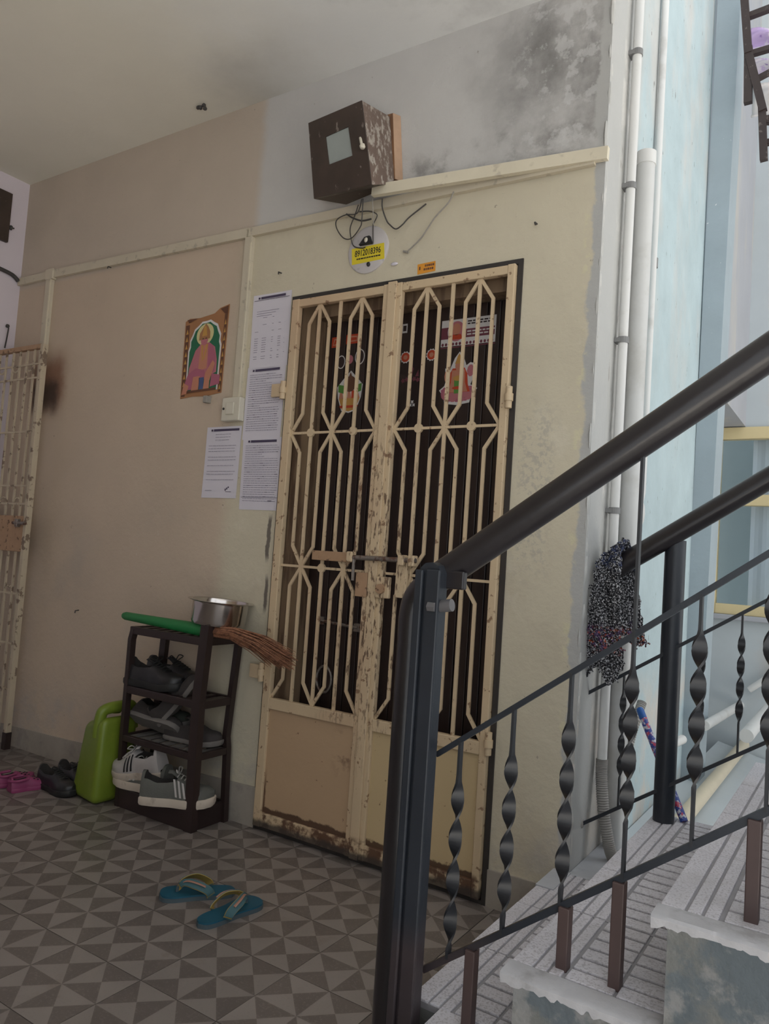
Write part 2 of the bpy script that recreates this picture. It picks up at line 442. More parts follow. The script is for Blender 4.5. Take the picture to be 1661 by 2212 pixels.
m_knit = M('black_white_knit_yarn', (.018, .018, .022), .1, 20, [((.55, .55, .58), dict(noise=(190, .52, .56), amt=.95)), ((.10, .05, .16), dict(noise=(60, .48, .58), box=[('z', .83, .90, .02)], warp=.03, amt=.8)), ((.55, .10, .03), dict(noise=(110, .56, .60), box=[('z', .82, .89, .015)], amt=.8)), ((.05, .07, .16), dict(noise=(80, .5, .56), box=[('z', 1.07, None, .01)], amt=.8))], rough=.95)
m_stick = M('blue_flowered_sleeve', (.035, .07, .32), .1, 20, [((.62, .62, .68), dict(noise=(75, .53, .57))), ((.55, .05, .10), dict(noise=(55, .54, .58), amt=.9))], rough=.4)
m_stickcap = M('bright_blue_cap', (.02, .12, .42), .1, 10, rough=.4)
m_cream_pipe = M('cream_drain_pipe', (.60, .53, .40), .1, 6, rough=.5)
m_glass = bpy.data.materials.new('window_glass'); m_glass.use_nodes = True
_b = m_glass.node_tree.nodes['Principled BSDF']; _b.inputs['Transmission Weight'].default_value = 1; _b.inputs['Roughness'].default_value = .03; _b.inputs['IOR'].default_value = 1.2; _b.inputs['Base Color'].default_value = (.92, .96, .98, 1)
def flatmat(n, c): return M('print_' + n, c, .05, 20, rough=.7)
P_or = flatmat('orange_brown', (.36, .17, .075)); P_gr = flatmat('green', (.02, .14, .07)); P_ye = flatmat('pale_yellow', (.62, .56, .28))
P_sk = flatmat('salmon', (.52, .22, .14)); P_pk = flatmat('rose', (.46, .16, .19)); P_mg = flatmat('magenta', (.40, .12, .18)); P_wh = flatmat('white', (.66, .64, .64))
P_go = flatmat('gold', (.52, .28, .07)); P_rd = flatmat('red', (.50, .06, .02)); P_dk = flatmat('dark', (.035, .02, .02)); P_bn = flatmat('brown', (.13, .055, .03)); P_gn = flatmat('leaf', (.10, .26, .05)); P_mr = flatmat('maroon', (.16, .04, .06)); P_bl = flatmat('blue', (.07, .10, .22))

# ================================================================== THE SETTING
ZC = 2.95        # ceiling height
XL, XR = -1.955, 1.22
# door wall, cut around the door opening 0 .. .955 x 2.05
b = MB()
b.box((XL - .2, 0, -.3), (-.004, .14, ZC + .15)).box((.958, 0, -.3), (XR, .14, ZC + .15)).box((-.004, 0, 2.054), (.958, .14, ZC + .15))
wall_back = struct(b.build('wall_back', m_wall, fix=False))
tag(wall_back, 'cream plaster wall around the grille door with damp grey stains up high', 'wall')
b = MB().box((XL - .2, -3.4, -.05), (XL, 0, ZC + .1))
wall_left = struct(b.build('wall_left', m_lilac, fix=False)); tag(wall_left, 'lilac white side wall at the far left corner', 'wall')
b = MB().box((XL - .2, -3.4, ZC), (3.0, 0, ZC + .14))
ceiling = struct(b.build('ceiling', m_ceil, fix=False)); tag(ceiling, 'smudged off-white ceiling above the landing', 'ceiling')
b = MB().box((XL - .2, -3.6, -.05), (1.30, -3.4, ZC + .1))
w = struct(b.build('wall_front', m_wall, fix=False)); tag(w, 'unseen cream wall added behind the camera to keep the landing dark', 'wall')  # never in view; put in to keep light off the landing

# floor: slab + patterned tiles
b = MB().box((XL, -3.4, -.7), (1.62, 0, -.009))
floor = struct(b.build('floor', m_grout, fix=False)); tag(floor, 'grey and brown triangle patterned landing floor', 'floor')
TP = .127
NX0, NY0 = .48737, -.93701
def clip(poly, x0, x1, y0, y1):
    for axis, lim, sgn in ((0, x0, 1), (0, x1, -1), (1, y0, 1), (1, y1, -1)):
        out = []
        for i in range(len(poly)):
            p, q = poly[i], poly[(i + 1) % len(poly)]
            ip, iq = (p[axis] - lim) * sgn >= 0, (q[axis] - lim) * sgn >= 0
            if ip: out.append(p)
            if ip != iq:
                t = (lim - p[axis]) / (q[axis] - p[axis])
                out.append((p[0] + t * (q[0] - p[0]), p[1] + t * (q[1] - p[1])))
        poly = out
        if len(poly) < 3: return []
    return poly
TILEMESH = {}
def tile_mesh(cx0, cx1, cy0, cy1):
    key = tuple(round(k, 4) for k in (cx0, cx1, cy0, cy1))
    if key in TILEMESH: return TILEMESH[key]
    vs, fs, ms = [], [], []
    for i in range(2):
        for j in range(2):
            X0, Y0 = i * TP, j * TP
            c = (X0 + TP / 2, Y0 + TP / 2)
            cs = [(X0, Y0), (X0 + TP, Y0), (X0 + TP, Y0 + TP), (X0, Y0 + TP)]
            for k in range(4):
                p = clip([cs[k], cs[(k + 1) % 4], c], cx0, cx1, cy0, cy1)
                if not p: continue
                horiz = k in (1, 3)
                light = horiz == ((i + j) % 2 == 0)
                o = len(vs); vs += [(x, y, 0) for x, y in p]
                fs.append(tuple(range(o, o + len(p)))); ms.append(0 if light else 1)
    if not fs: TILEMESH[key] = None; return None
    o = len(vs)
    r = [(cx0, cy0), (cx1, cy0), (cx1, cy1), (cx0, cy1)]
    vs += [(x, y, 0) for x, y in r] + [(x, y, -.0085) for x, y in r]
    for k in range(4):
        fs.append((o + (k + 1) % 4, o + k, o + k + 4, o + (k + 1) % 4 + 4)); ms.append(1)
    me = bpy.data.meshes.new('floor_tile'); me.from_pydata(vs, [], fs)
    me.materials.append(m_light_tri); me.materials.append(m_dark_tri)
    for p, i in zip(me.polygons, ms): p.material_index = i
    TILEMESH[key] = me
    return me
FX0, FX1, FY0, FY1 = XL + .001, 1.185, -2.35, -.001
G = .0009
i0 = math.floor((FX0 - NX0) / TP / 2); i1 = math.ceil((FX1 - NX0) / TP / 2)
j0 = math.floor((FY0 - NY0) / TP / 2); j1 = math.ceil((FY1 - NY0) / TP / 2)
for i in range(i0, i1):
    for j in range(j0, j1):
        ox, oy = NX0 + 2 * i * TP, NY0 + 2 * j * TP
        cx0, cx1 = max(G, FX0 - ox), min(2 * TP - G, FX1 - ox)
        cy0, cy1 = max(G, FY0 - oy), min(2 * TP - G, FY1 - oy)
        if cx1 - cx0 < .004 or cy1 - cy0 < .004: continue
        me = tile_mesh(cx0, cx1, cy0, cy1)
        if me is None: continue
        o = bpy.data.objects.new('tile', me); col.objects.link(o)
        o.parent = floor; o.location = (ox, oy, random.uniform(-.0005, .0002))

m_yard = M('pale_yard_concrete', (.58, .545, .495), .08, 2, rough=.85)
o = struct(MB().box((2.7, -7.0, -1.9), (14.0, -.3, -1.6)).build('floor_yard', m_yard, fix=False)); tag(o, 'pale concrete yard beside the stairs', 'floor')
o = struct(MB().box((4.2, -.3, -1.9), (14.0, 6.0, -1.6)).build('floor_yard_far', m_yard, fix=False)); tag(o, 'pale concrete yard beyond the light well', 'floor')
o = struct(MB().box((1.62, -3.4, -1.9), (2.7, -.3, -.6)).build('floor_lower', m_yard, fix=False)); tag(o, 'unseen lower landing in front of the stairs, made pale to bounce light up', 'floor')  # out of view; pale so it brightens the handrail's underside
# skirting strips
b = MB().poly([(XL, -.007, 0), (-.006, -.007, 0), (-.006, -.007, .15), (XL, -.007, .085)], .007, (0, 1, 0))
o = struct(b.build('baseboard_left', m_skirt)); tag(o, 'worn grey cement skirting left of the grille door', 'baseboard')
b = MB().poly([(.965, -.007, 0), (1.19, -.007, 0), (1.19, -.007, .118), (.965, -.007, .112)], .007, (0, 1, 0))
o = struct(b.build('baseboard_right', m_skirt)); tag(o, 'short grey cement skirting between the grille door and stairs', 'baseboard')

# side wall running back from the corner, courtyard beyond
b = MB().box((.98, .14, -.6), (XR, 1.60, 5.2)).box((.98, 0, ZC + .15), (XR, .14, 5.2))
o = struct(b.build('wall_right', m_endwall, fix=False)); tag(o, 'pale blue courtyard side wall with rough grey plaster near the pipes', 'wall')
# raised ragged plaster bead on the wall end
b = MB()
for k in range(40):
    z = .18 + k * .068
    b.ball((XR - .003 + random.uniform(-.003, .001), random.uniform(.005, .02), z), (random.uniform(.004, .009), random.uniform(.006, .016), random.uniform(.03, .06)), 8)
o = b.build('plaster_crust', m_endwall, wall_back, smooth=True); o['kind'] = 'stuff'
# pilaster (leans a little) and block over the window
p0 = [(XR - .01, 1.57, -.6), (1.285, 1.57, -.6), (1.285, 1.76, -.6), (XR - .01, 1.76, -.6)]
p1 = [(XR + .02, 1.57, 5.2), (1.355, 1.57, 5.2), (1.355, 1.76, 5.2), (XR + .02, 1.76, 5.2)]
o = struct(MB().hexa(p0 + p1).build('trim_1', m_blue_shaded, fix=False)); tag(o, 'pale blue pilaster in a shade-darkened colour at the end of the courtyard wall', 'pilaster')
o = struct(MB().box((1.0, 1.76, 1.975), (1.30, 2.6, 5.2)).build('trim_2', m_lavender, fix=False)); tag(o, 'lavender grey wall block overhanging the yellow window', 'wall block')
o = struct(MB().box((1.0, 1.6, -.6), (1.10, 2.6, 1.975)).build('wall_recess', m_farwall, fix=False)); tag(o, 'shaded recess wall behind the pilaster', 'wall')
# window wall
WY = 2.6; WX0, WX1, WZ0, WZ1 = 1.12, 2.25, .865, 1.97
b = MB().box((.98, WY, -.6), (4.2, WY + .12, WZ0)).box((.98, WY, WZ1), (4.2, WY + .12, 5.2)).box((.98, WY, WZ0), (WX0, WY + .12, WZ1)).box((WX1, WY, WZ0), (4.2, WY + .12, WZ1))
o = struct(b.build('wall_far', m_farwall, fix=False)); tag(o, 'whitish courtyard wall holding the yellow framed window', 'wall')
o = struct(MB().box((1.0, .14, -.62), (4.2, WY + .1, -.6)).build('floor_courtyard', m_cement, fix=False)); tag(o, 'cement bottom of the courtyard light well', 'floor')
win = thing('window_1', (WX0, WY, WZ0), 'yellow framed window with a pale sheet imitating reflected light across the courtyard', 'window', kind='structure')
def fr(a, c, nm='frame'): return MB().cbox(a, c, .004).build(nm, m_yframe, win)
fr((WX0, WY - .02, WZ0), (WX0 + .055, WY + .05, WZ1)); fr((WX1 - .055, WY - .02, WZ0), (WX1, WY + .05, WZ1))
fr((WX0 + .055, WY - .02, WZ1 - .07), (WX1 - .055, WY + .05, WZ1)); fr((WX0 + .055, WY - .02, WZ0), (WX1 - .055, WY + .05, WZ0 + .06))
fr((WX0 + .055, WY - .015, 1.505), (WX1 - .055, WY + .045, 1.57), 'transom')
fr((1.68, WY - .012, WZ0 + .06), (1.72, WY + .045, 1.505), 'mullion')
for a, c, z0, z1 in ((WX0 + .055, WX1 - .055, 1.57, WZ1 - .07), (WX0 + .055, 1.68, WZ0 + .06, 1.505), (1.72, WX1 - .055, WZ0 + .06, 1.505)):
    MB().box((a, WY + .012, z0), (c, WY + .018, z1)).build('pane', m_glass, win)
vs = MB()
n = 40
for k in range(n):
    xa, xb = 1.335 + k * .022, 1.335 + (k + 1) * .022
    ya, yb = WY + .10 + .008 * sin(k * 1.3), WY + .10 + .008 * sin((k + 1) * 1.3)
    vs.hexa([(xa, ya, WZ0), (xb, yb, WZ0), (xb, yb + .002, WZ0), (xa, ya + .002, WZ0), (xa, ya, WZ1), (xb, yb, WZ1), (xb, yb + .002, WZ1), (xa, ya + .002, WZ1)])
vs.build('reflection', m_reflection, win)  # added sheet imitating the panes' pale reflection, its gap their dark strip
MB().box((WX0 - .1, WY + .5, .5), (WX1 + .1, WY + .52, 2.2)).build('room_wall', m_room, win)
MB().cbox((WX0 - .02, WY - .05, WZ0 - .03), (WX1 + .02, WY, WZ0), .006).build('sill', m_lavender, win)

# ================================================================== STAIR
stair = thing('staircase', (1.18, -.94, 0), 'grey concrete staircase with pale grooved tile treads rising to the right', 'staircase')
NOS = [(1.18, .173), (1.415, .345), (1.667, .52), (1.915, .692), (2.163, .864), (2.411, 1.036)]
YN = -.94
FAR = [.34, .20, .34, .30, .30, .30]
def tread_tile_mesh(dx, dy):
    """one grooved tile: nosing ribs then small blocks"""
    mb = MB()
    mb.box((0, 0, -.016), (dx, dy, -.004), 1)
    x = .0
    for wdt in (.042, .026, .026):
        mb.cbox((x, .0008, -.006), (x + wdt - .005, dy - .0008, 0), .0018, 0); x += wdt
    ncol = 2; cw = (dx - x) / ncol; nrow = 6; rh = dy / nrow
    for a in range(ncol):
        for r in range(nrow):
            mb.cbox((x + a * cw + .003, r * rh + .0042, -.006), (x + (a + 1) * cw - .003, (r + 1) * rh - .0042, 0), .0016, 0)
    return mb
for k, (x, z) in enumerate(NOS):
    xn = NOS[k + 1][0] if k + 1 < len(NOS) else x + .25
    z0 = NOS[k - 1][1] if k else 0
    y1 = FAR[k]
    b = MB()
    zlow = 0.0 if k < 2 else -.62
    if k == 0:
        b.box((x + .022, YN + .10, zlow), (xn + .03, -.0075, z - .016))
        b.box((XR + .001, -.0075, -.3), (xn + .03, y1, z - .016))
    else:
        b.box((x + .022, YN, zlow), (xn + .03, y1, z - .016))
    st = b.build('step', m_cement, stair)
    # cement edge beside the tiles, a little proud of the body, ragged underside
    me_ = MB(); nseg = 26
    xs = [x - .004 + (xn + .022 - x) * q / nseg for q in range(nseg + 1)]
    pr = [(xx, YN - .003 + random.uniform(-.0015, .0015), z - .016 - random.uniform(0, .009)) for xx in xs]
    vs, fs = [], []
    for xx, q in zip(xs, pr):
        vs += [(xx, YN + .045, z - .001), (xx, YN + .002, z - .002), (xx, q[1], z - .006), (xx, q[1] + .003, q[2]), (xx, YN + .045, q[2] + .004)]
    for q in range(nseg):
        for e in range(5):
            a = q * 5 + e; c = q * 5 + (e + 1) % 5
            fs.append((a, c, c + 5, a + 5))
    fs += [(4, 3, 2, 1, 0), tuple(nseg * 5 + e for e in range(5))]
    if k: me_.add(vs, fs).build('cement_edge', m_edge, st, smooth=True)
    else: MB().box((1.248, -1.04, 0), (xn + .03, -.84, z - .001)).build('tread_end', m_tread, st)
    ya = YN + (.045 if k else .10)
    ystop = y1 if k else -.008
    ntile = max(1, round((ystop - ya) / .30)); dy = (ystop - ya) / ntile
    dx = xn - x + .02
    tmb = tread_tile_mesh(dx, dy - .0016)
    proto = None
    for q in range(ntile):
        if proto is None:
            o = tmb.build('tile', [m_tread, m_treadgap], st, fix=False)
            o.location = Vector((x, ya, z)); 
            # mesh was shifted by the parent's origin: undo
            off = ORG[st.name]
            for v in o.data.vertices: v.co += off
            proto = o; base_loc = Vector((x, ya, z)) - off
            o.location = base_loc
        else:
            c = proto.copy(); col.objects.link(c); c.parent = st
            c.location = base_loc + Vector((0, q * dy, random.uniform(-.001, .001)))
    if k == 0:
        # far part of the first tread runs on behind the wall corner, rough cement
        MB().box((XR + .002, -.008, z - .016), (xn + .02, y1, z - .002)).build('cement_landing', m_patch, st)
        MB().box((x - .002, -.155, z - .045), (x + .05, -.009, z + .003)).build('cement_patch', m_patch, st)

# ================================================================== DOOR
iron = thing('iron_door_surround', (0, 0, 0), 'thin black iron angle surround set around the grille gate', 'door surround')
MB().box((-.012, -.006, 0), (.003, .05, 2.066)).build('jamb', m_gateblack, iron)
MB().box((.949, -.006, 0), (.966, .05, 2.066)).build('jamb', m_gateblack, iron)
MB().box((.003, -.006, 2.050), (.949, .05, 2.066)).build('head', m_gateblack, iron)
MB().box((.003, -.004, 0), (.949, .05, .012)).build('threshold', m_gateblack, iron)

door = thing('door_1', (.0, .11, 0), 'dark brown double wooden door behind the cream grille gate', 'door', kind='structure')
MB().box((.001, .050, 0), (.075, .135, 2.052)).build('door_frame', m_wood_frame, door)
MB().box((.003, .03, .0), (.02, .05, 2.05)).build('door_frame', m_wood_frame, door)
MB().box((.895, .050, 0), (.952, .135, 2.052)).build('door_frame', m_wood_frame, door)
MB().box((.075, .050, 1.985), (.895, .135, 2.052)).build('door_frame', m_wood_frame, door)
MB().box((.075, .035, 2.03), (.895, .05, 2.05)).build('door_frame', m_wood_frame, door)
for (a, c) in ((.077, .432), (.436, .893)):
    nb = 7 if a < .3 else 9; w_ = (c - a) / nb
    leaf = MB().box((a, .124, .012), (c, .15, 1.983)).build('door_leaf', m_wood_dark, door)
    for k in range(nb):
        MB().cbox((a + k * w_ + .001, .113, .014), (a + (k + 1) * w_ - .001, .126, 1.982), .003).build('board', m_wood_dark, leaf)
# latch of the inner door
hb = MB().tube([(.16, .10, .80), (.34, .10, .79)], .006, 8).box((.15, .10, .785), (.18, .113, .815)).box((.32, .10, .775), (.35, .113, .805))
hb.build('tower_bolt', m_rustmetal, door, smooth=True)
hb = MB(); hb.tube([(.20 + .035 * cos(t * pi / 10), .10, .58 + .05 * sin(t * pi / 10)) for t in range(21)], .005, 6); hb.build('ring_handle', m_rustmetal, door, smooth=True)

# ---- gate leaves
ZR = [.499, 1.004, 1.514, 2.018]
YB = -.012
def gate_leaf(x0, x1, sl, sr, label, right=False):
    g = thing('gate_leaf', (x0, YB, .02), label, 'gate', 'leaves of the cream grille gate')
    MB().cbox((x0, YB - .012, .018), (sl, YB + .013, 2.046), .0025).build('stile', m_gate, g)
    MB().cbox((sr, YB - .012, .018), (x1, YB + .013, 2.046), .0025).build('stile', m_gate, g)
    MB().cbox((sl, YB - .011, 2.014), (sr, YB + .012, 2.044), .0025).build('top_rail', m_gate, g)
    MB().cbox((sl, YB - .012, .458), (sr, YB + .012, .499), .0025).build('lock_rail', m_gate, g)
    MB().cbox((sl, YB - .012, .020), (sr, YB + .012, .072), .0025).build('bottom_rail', m_gate, g)
    nb = 6
    MB().box((sl, YB - .001, .070), (sr, YB + .002, .460)).build('sheet_panel', m_panel, g)
    d = (sr - sl) / 8
    X = lambda k: sl + d * k
    for k in (2, 4, 6):
        MB().bar([(X(k), YB, .495), (X(k), YB, 2.018)], .0125, .007).build('straight_bar', m_gate, g)
    for r in range(3):
        zb, zt = ZR[r], ZR[r + 1]
        dz = .076
        for k in (1, 3, 5, 7):
            # convergence targets
            def tgt(even):  # even rows converge on 0,4,8 ; others on 2,6
                return {1: 0, 3: 4, 5: 4, 7: 8}[k] if even else {1: 2, 3: 2, 5: 6, 7: 6}[k]
            kb = tgt(r in (0, 2)); kt = tgt(r == 1)
            MB().bar([(X(kb), YB + .001, zb), (X(k), YB + .001, zb + dz), (X(k), YB + .001, zt - dz), (X(kt), YB + .001, zt)], .0115, .007).build('bent_bar', m_gate, g)
    for z in (1.004, 1.514):
        MB().bar([(sl, YB, z), (sr, YB, z)], .009, .006).build('cross_bar', m_gate, g)
    for k, z in ((2, 1.514), (6, 1.514), (4, 1.004)):
        if right and z < 1.2: continue
        MB().lathe([(0, -.006), (.0165, -.006), (.0165, .004), (0, .004)], (X(k), YB, z), 18, axis='y').build('disc_boss', m_gate, g)
    return g
gl = gate_leaf(.005, .468, .040, .434, 'left leaf of the cream grille gate with a browner lower panel')
gr = gate_leaf(.474, .946, .513, .920, 'right leaf of the cream grille gate behind the black newel post', True)
MB().cbox((.458, YB - .020, .018), (.494, YB - .012, 2.05), .002).build('cover_strip', m_gate, gr)
def hinge(g, x, z, s):
    hb = MB().tube([(x, YB - .016, z - .035), (x, YB - .016, z + .035)], .011, 12).build('hinge', m_gate, g, smooth=True)
    MB().cbox((min(x, x + s * .055), YB - .022, z - .026), (max(x, x + s * .055), YB - .010, z + .026), .002).build('hinge_plate', m_gate, hb)
    MB().tube([(x, YB - .016, z - .012), (x, YB - .016, z + .012)], .0145, 12).build('knuckle', m_gate, hb, smooth=True)
hinge(gl, -.006, 1.685, -1); hinge(gl, -.006, .590, -1)
hinge(gr, .953, 1.60, 0.15); hinge(gr, .953, .50, 0.15)
# sliding bolt across both leaves
bolt = MB().tube([(.395, YB - .030, 1.052), (.655, YB - .030, 1.055)], .0085, 12).build('sliding_bolt', m_rustmetal, gr, smooth=True)
MB().tube([(.40, YB - .030, 1.052), (.40, YB - .03, .97)], .006, 8).build('bolt_arm', m_rustmetal, bolt, smooth=True)
for x in (.385, .60, .64):
    MB().cbox((x - .012, YB - .042, 1.035), (x + .012, YB - .010, 1.072), .004).build('bolt_guide', m_gate, gr)
MB().cbox((.20, YB - .018, 1.033), (.385, YB - .010, 1.068), .002).build('bolt_plate', m_brownplate, gl)
MB().cbox((.405, YB - .018, .915), (.455, YB - .010, 1.0), .002).build('hasp_plate', m_brownplate, gl)
lk = MB().cbox((.497, YB - .028, .918), (.553, YB - .010, .992), .004).build('lock_case', m_gate, gr)
MB().lathe([(0, -.012), (.017, -.012), (.017, 0), (0, 0)], (.522, YB - .028, .95), 16, axis='y').build('lock_knob', m_brownplate, lk, smooth=True)
MB().cbox((.575, YB - .024, .925), (.618, YB - .010, 1.062), .002).build('staple_plate', m_gate, gr)

# ---- stickers on the wooden door (flat prints)
YS = .113
def flat(mb, pts, layer, mi, y=YS, th=.0004):
    yy = y - layer * th
    mb.poly([(px, yy, pz) for px, pz in pts], -th, (0, 1, 0), mi)
def circ(cx, cz, rx, rz, n=20, a0=0, a1=2 * pi): return [(cx + rx * cos(a0 + (a1 - a0) * k / n), cz + rz * sin(a0 + (a1 - a0) * k / n)) for k in range(n if abs(a1 - a0) > 6.2 else n + 1)]
def petal(cx, cz, n, r0, r1): return [(cx + (r1 if k % 2 else r0) * cos(2 * pi * k / (2 * n)), cz + (r1 if k % 2 else r0) * sin(2 * pi * k / (2 * n))) for k in range(2 * n)]
PM = [P_wh, P_pk, P_go, P_sk, P_rd, P_gn, P_dk, P_bn, P_mr, P_ye, P_mg, P_bl]
WH, PK, GO, SK, RD, GN, DK, BN, MR, YE, MG, BLU = range(12)
def sticker(name, label, mb, org, group=None):
    o = mb.build(name, PM, org=org); tag(o, label, 'sticker', group); return o
s = MB(); cx, cz = .690, 1.63
flat(s, [(cx - .075, cz + .045), (cx - .055, cz + .02), (cx - .05, cz - .005), (cx, cz - .012), (cx + .05, cz - .005), (cx + .055, cz + .02), (cx + .078, cz + .045), (cx + .05, cz + .06), (cx + .062, cz + .09), (cx + .065, cz + .135), (cx + .045, cz + .14), (cx + .03, cz + .13), (cx + .018, cz + .16), (cx, cz + .182), (cx - .018, cz + .16), (cx - .035, cz + .12), (cx - .055, cz + .125), (cx - .05, cz + .075), (cx - .055, cz + .06)], 0, WH)
for k in range(9):
    a = pi * (k + .5) / 9
    flat(s, circ(cx + .05 * cos(a), cz + .028 - .012 * sin(a) + .006, .018, .024, 10), 1 + (k % 2) * .3, PK if k % 2 else MG)
flat(s, circ(cx, cz + .030, .06, .018, 16), 2, PK)
flat(s, [(cx - .050, cz + .034), (cx + .050, cz + .034), (cx + .040, cz + .062), (cx + .036, cz + .10), (cx + .024, cz + .122), (cx - .024, cz + .122), (cx - .036, cz + .10), (cx - .040, cz + .062)], 2.5, RD)
flat(s, [(cx - .040, cz + .035), (cx + .040, cz + .035), (cx + .028, cz + .07), (cx + .026, cz + .115), (cx - .026, cz + .115), (cx - .028, cz + .07)], 3, SK)
flat(s, [(cx - .013, cz + .03), (cx + .013, cz + .03), (cx + .015, cz + .09), (cx - .015, cz + .09)], 4, GN)
flat(s, circ(cx - .043, cz + .095, .013, .026, 10), 2, SK); flat(s, circ(cx + .048, cz + .11, .014, .022, 10), 2, PK); flat(s, [(cx - .062, cz + .025), (cx + .064, cz + .025), (cx + .070, cz + .046), (cx - .068, cz + .046)], 1.7, MG)
flat(s, circ(cx, cz + .130, .014, .018, 14), 4, SK); flat(s, [(cx - .015, cz + .138), (cx + .015, cz + .138), (cx + .006, cz + .165), (cx, cz + .176), (cx - .006, cz + .165)], 5, GO)
flat(s, circ(cx, cz + .085, .02, .010, 12), 5, GO); flat(s, circ(cx, cz + .05, .022, .006, 12), 5, RD)
sticker('door_sticker', 'sticker of a seated goddess on a pink lotus, right side of wooden door', s, (cx, YS, cz))
s = MB()
flat(s, [(.610, 1.835), (.826, 1.835), (.826, 1.932), (.610, 1.932)], 0, WH)
flat(s, [(.70, 1.862), (.822, 1.862), (.822, 1.893), (.70, 1.893)], 1, MR); flat(s, [(.61, 1.862), (.66, 1.862), (.66, 1.905), (.61, 1.905)], 1, MR)
flat(s, circ(.672, 1.888, .036, .040, 24), 2, WH); flat(s, circ(.672, 1.888, .033, .037, 24), 3, PK); flat(s, circ(.672, 1.895, .017, .022, 16), 4, SK); flat(s, [(.645, 1.858), (.70, 1.858), (.69, 1.876), (.655, 1.876)], 4, RD)
for r in range(4):
    x = .715
    while x < .81:
        wv = random.uniform(.008, .02); zz = 1.923 - r * .009 if r < 2 else 1.886 - (r - 2) * .011
        flat(s, [(x, zz - .005), (x + wv, zz - .005), (x + wv, zz), (x, zz)], 2, DK if r < 2 else WH); x += wv + .004
x = .612
while x < .815:
    flat(s, circ(x + .006, 1.842, .005, .006, 8), 1, MR); x += .014
flat(s, [(.61, 1.828), (.826, 1.828), (.826, 1.832), (.61, 1.832)], 1, MR)
sticker('banner_sticker', 'white and maroon banner sticker with a round portrait, top right of wooden door', s, (.718, YS, 1.835))
s = MB(); cx, cz = .215, 1.612
flat(s, [(cx - .055, cz + .06), (cx - .035, cz + .01), (cx, cz), (cx + .035, cz + .01), (cx + .055, cz + .06), (cx + .06, cz + .11), (cx + .035, cz + .135), (cx, cz + .168), (cx - .035, cz + .135), (cx - .062, cz + .105)], 0, WH)
flat(s, [(cx - .05, cz + .058), (cx - .032, cz + .014), (cx, cz + .006), (cx + .032, cz + .014), (cx + .05, cz + .058)], 1, GO)
flat(s, [(cx - .04, cz + .02), (cx + .04, cz + .02), (cx + .045, cz + .03), (cx - .045, cz + .03)], 2, RD)
for k in range(5): flat(s, [(cx - .05 + k * .02, cz + .058), (cx - .03 + k * .02, cz + .058), (cx - .035 + k * .018, cz + .09), (cx - .045 + k * .018, cz + .09)], 1 + .3 * (k % 2), RD if k % 2 else SK)
for sg in (-1, 1): flat(s, [(cx + sg * .02, cz + .075), (cx + sg * .055, cz + .085), (cx + sg * .056, cz + .115), (cx + sg * .03, cz + .11)], 2, GN)
flat(s, circ(cx, cz + .115, .03, .032, 16), 3, BN); flat(s, [(cx - .014, cz + .13), (cx + .014, cz + .13), (cx, cz + .162)], 4, BN)
sticker('pot_sticker', 'orange sacred pot sticker on the left of the wooden door', s, (cx, YS, cz))
s = MB()
flat(s, circ(.205, 1.825, .016, .018, 16), 1, PK)
for cx, cz, rx in ((.163, 1.818, .02), (.252, 1.832, .023)):
    outer, inner = circ(cx, cz, rx, rx * 1.35, 20), circ(cx, cz, rx - .004, rx * 1.35 - .004, 20)
    flat(s, outer, 0, WH); flat(s, inner, 1, DK)
sticker('ring_sticker', 'two white outlined oval stickers above the sacred pot print', s, (.205, YS, 1.80))
for (xa, za, xb, zb, nm) in ((.110, 1.880, .152, 1.922, 'square'), (.180, 1.888, .246, 1.926, 'wide')):
    s = MB(); flat(s, [(xa, za), (xb, za), (xb, zb), (xa, zb)], 0, RD)
    flat(s, [(xa + .006, za + .008), (xb - .008, za + .008), (xb - .012, zb - .008), (xa + .012, zb - .006)], 1, SK); flat(s, [(xa + .01, za + .012), (xb - .014, za + .014), (xb - .016, zb - .014), (xa + .016, zb - .012)], 2, RD)
    sticker('red_sticker', 'small %s red sticker near the top of the left wooden door' % nm, s, ((xa + xb) / 2, YS, za))
for cx, nm in ((.462, 'beside the centre strip'), (.574, 'between the two bars of the right leaf')):
    s = MB(); flat(s, petal(cx, 1.811, 12, .020, .024), 0, WH); flat(s, circ(cx, 1.811, .018, .018, 18), 1, RD); flat(s, circ(cx, 1.811, .009, .009, 14), 2, SK)
    sticker('flower_sticker', 'round red flower sticker ' + nm, s, (cx, YS, 1.79), 'round flower stickers on the door')
s = MB(); flat(s, [(.440, 1.905), (.462, 1.905), (.462, 1.94), (.440, 1.94)], 0, WH); flat(s, [(.444, 1.912), (.458, 1.912), (.458, 1.933), (.444, 1.933)], 1, DK)
sticker('label_sticker', 'tiny white label sticker at the top middle of the wooden door', s, (.45, YS, 1.905))
s = MB()
for k in range(6): flat(s, petal(.458 + k * .016, 1.722 + .004 * (k % 2), 5, .006, .010), 0, MR)
flat(s, [(.485, 1.735), (.495, 1.735), (.502, 1.765), (.495, 1.775), (.488, 1.765)], 1, MR); flat(s, [(.51, 1.735), (.525, 1.735), (.522, 1.76)], 1, MR)
sticker('floral_sticker', 'dim maroon floral sticker strip in the middle of the wooden door', s, (.5, YS, 1.71))
s = MB()
for k in range(3): flat(s, petal(.497 + k * .007, 1.628 + (k % 2) * .012, 4, .004, .008), 0, WH)
sticker('scribble_sticker', 'small pale scribble sticker low on the right wooden door', s, (.5, YS, 1.62))

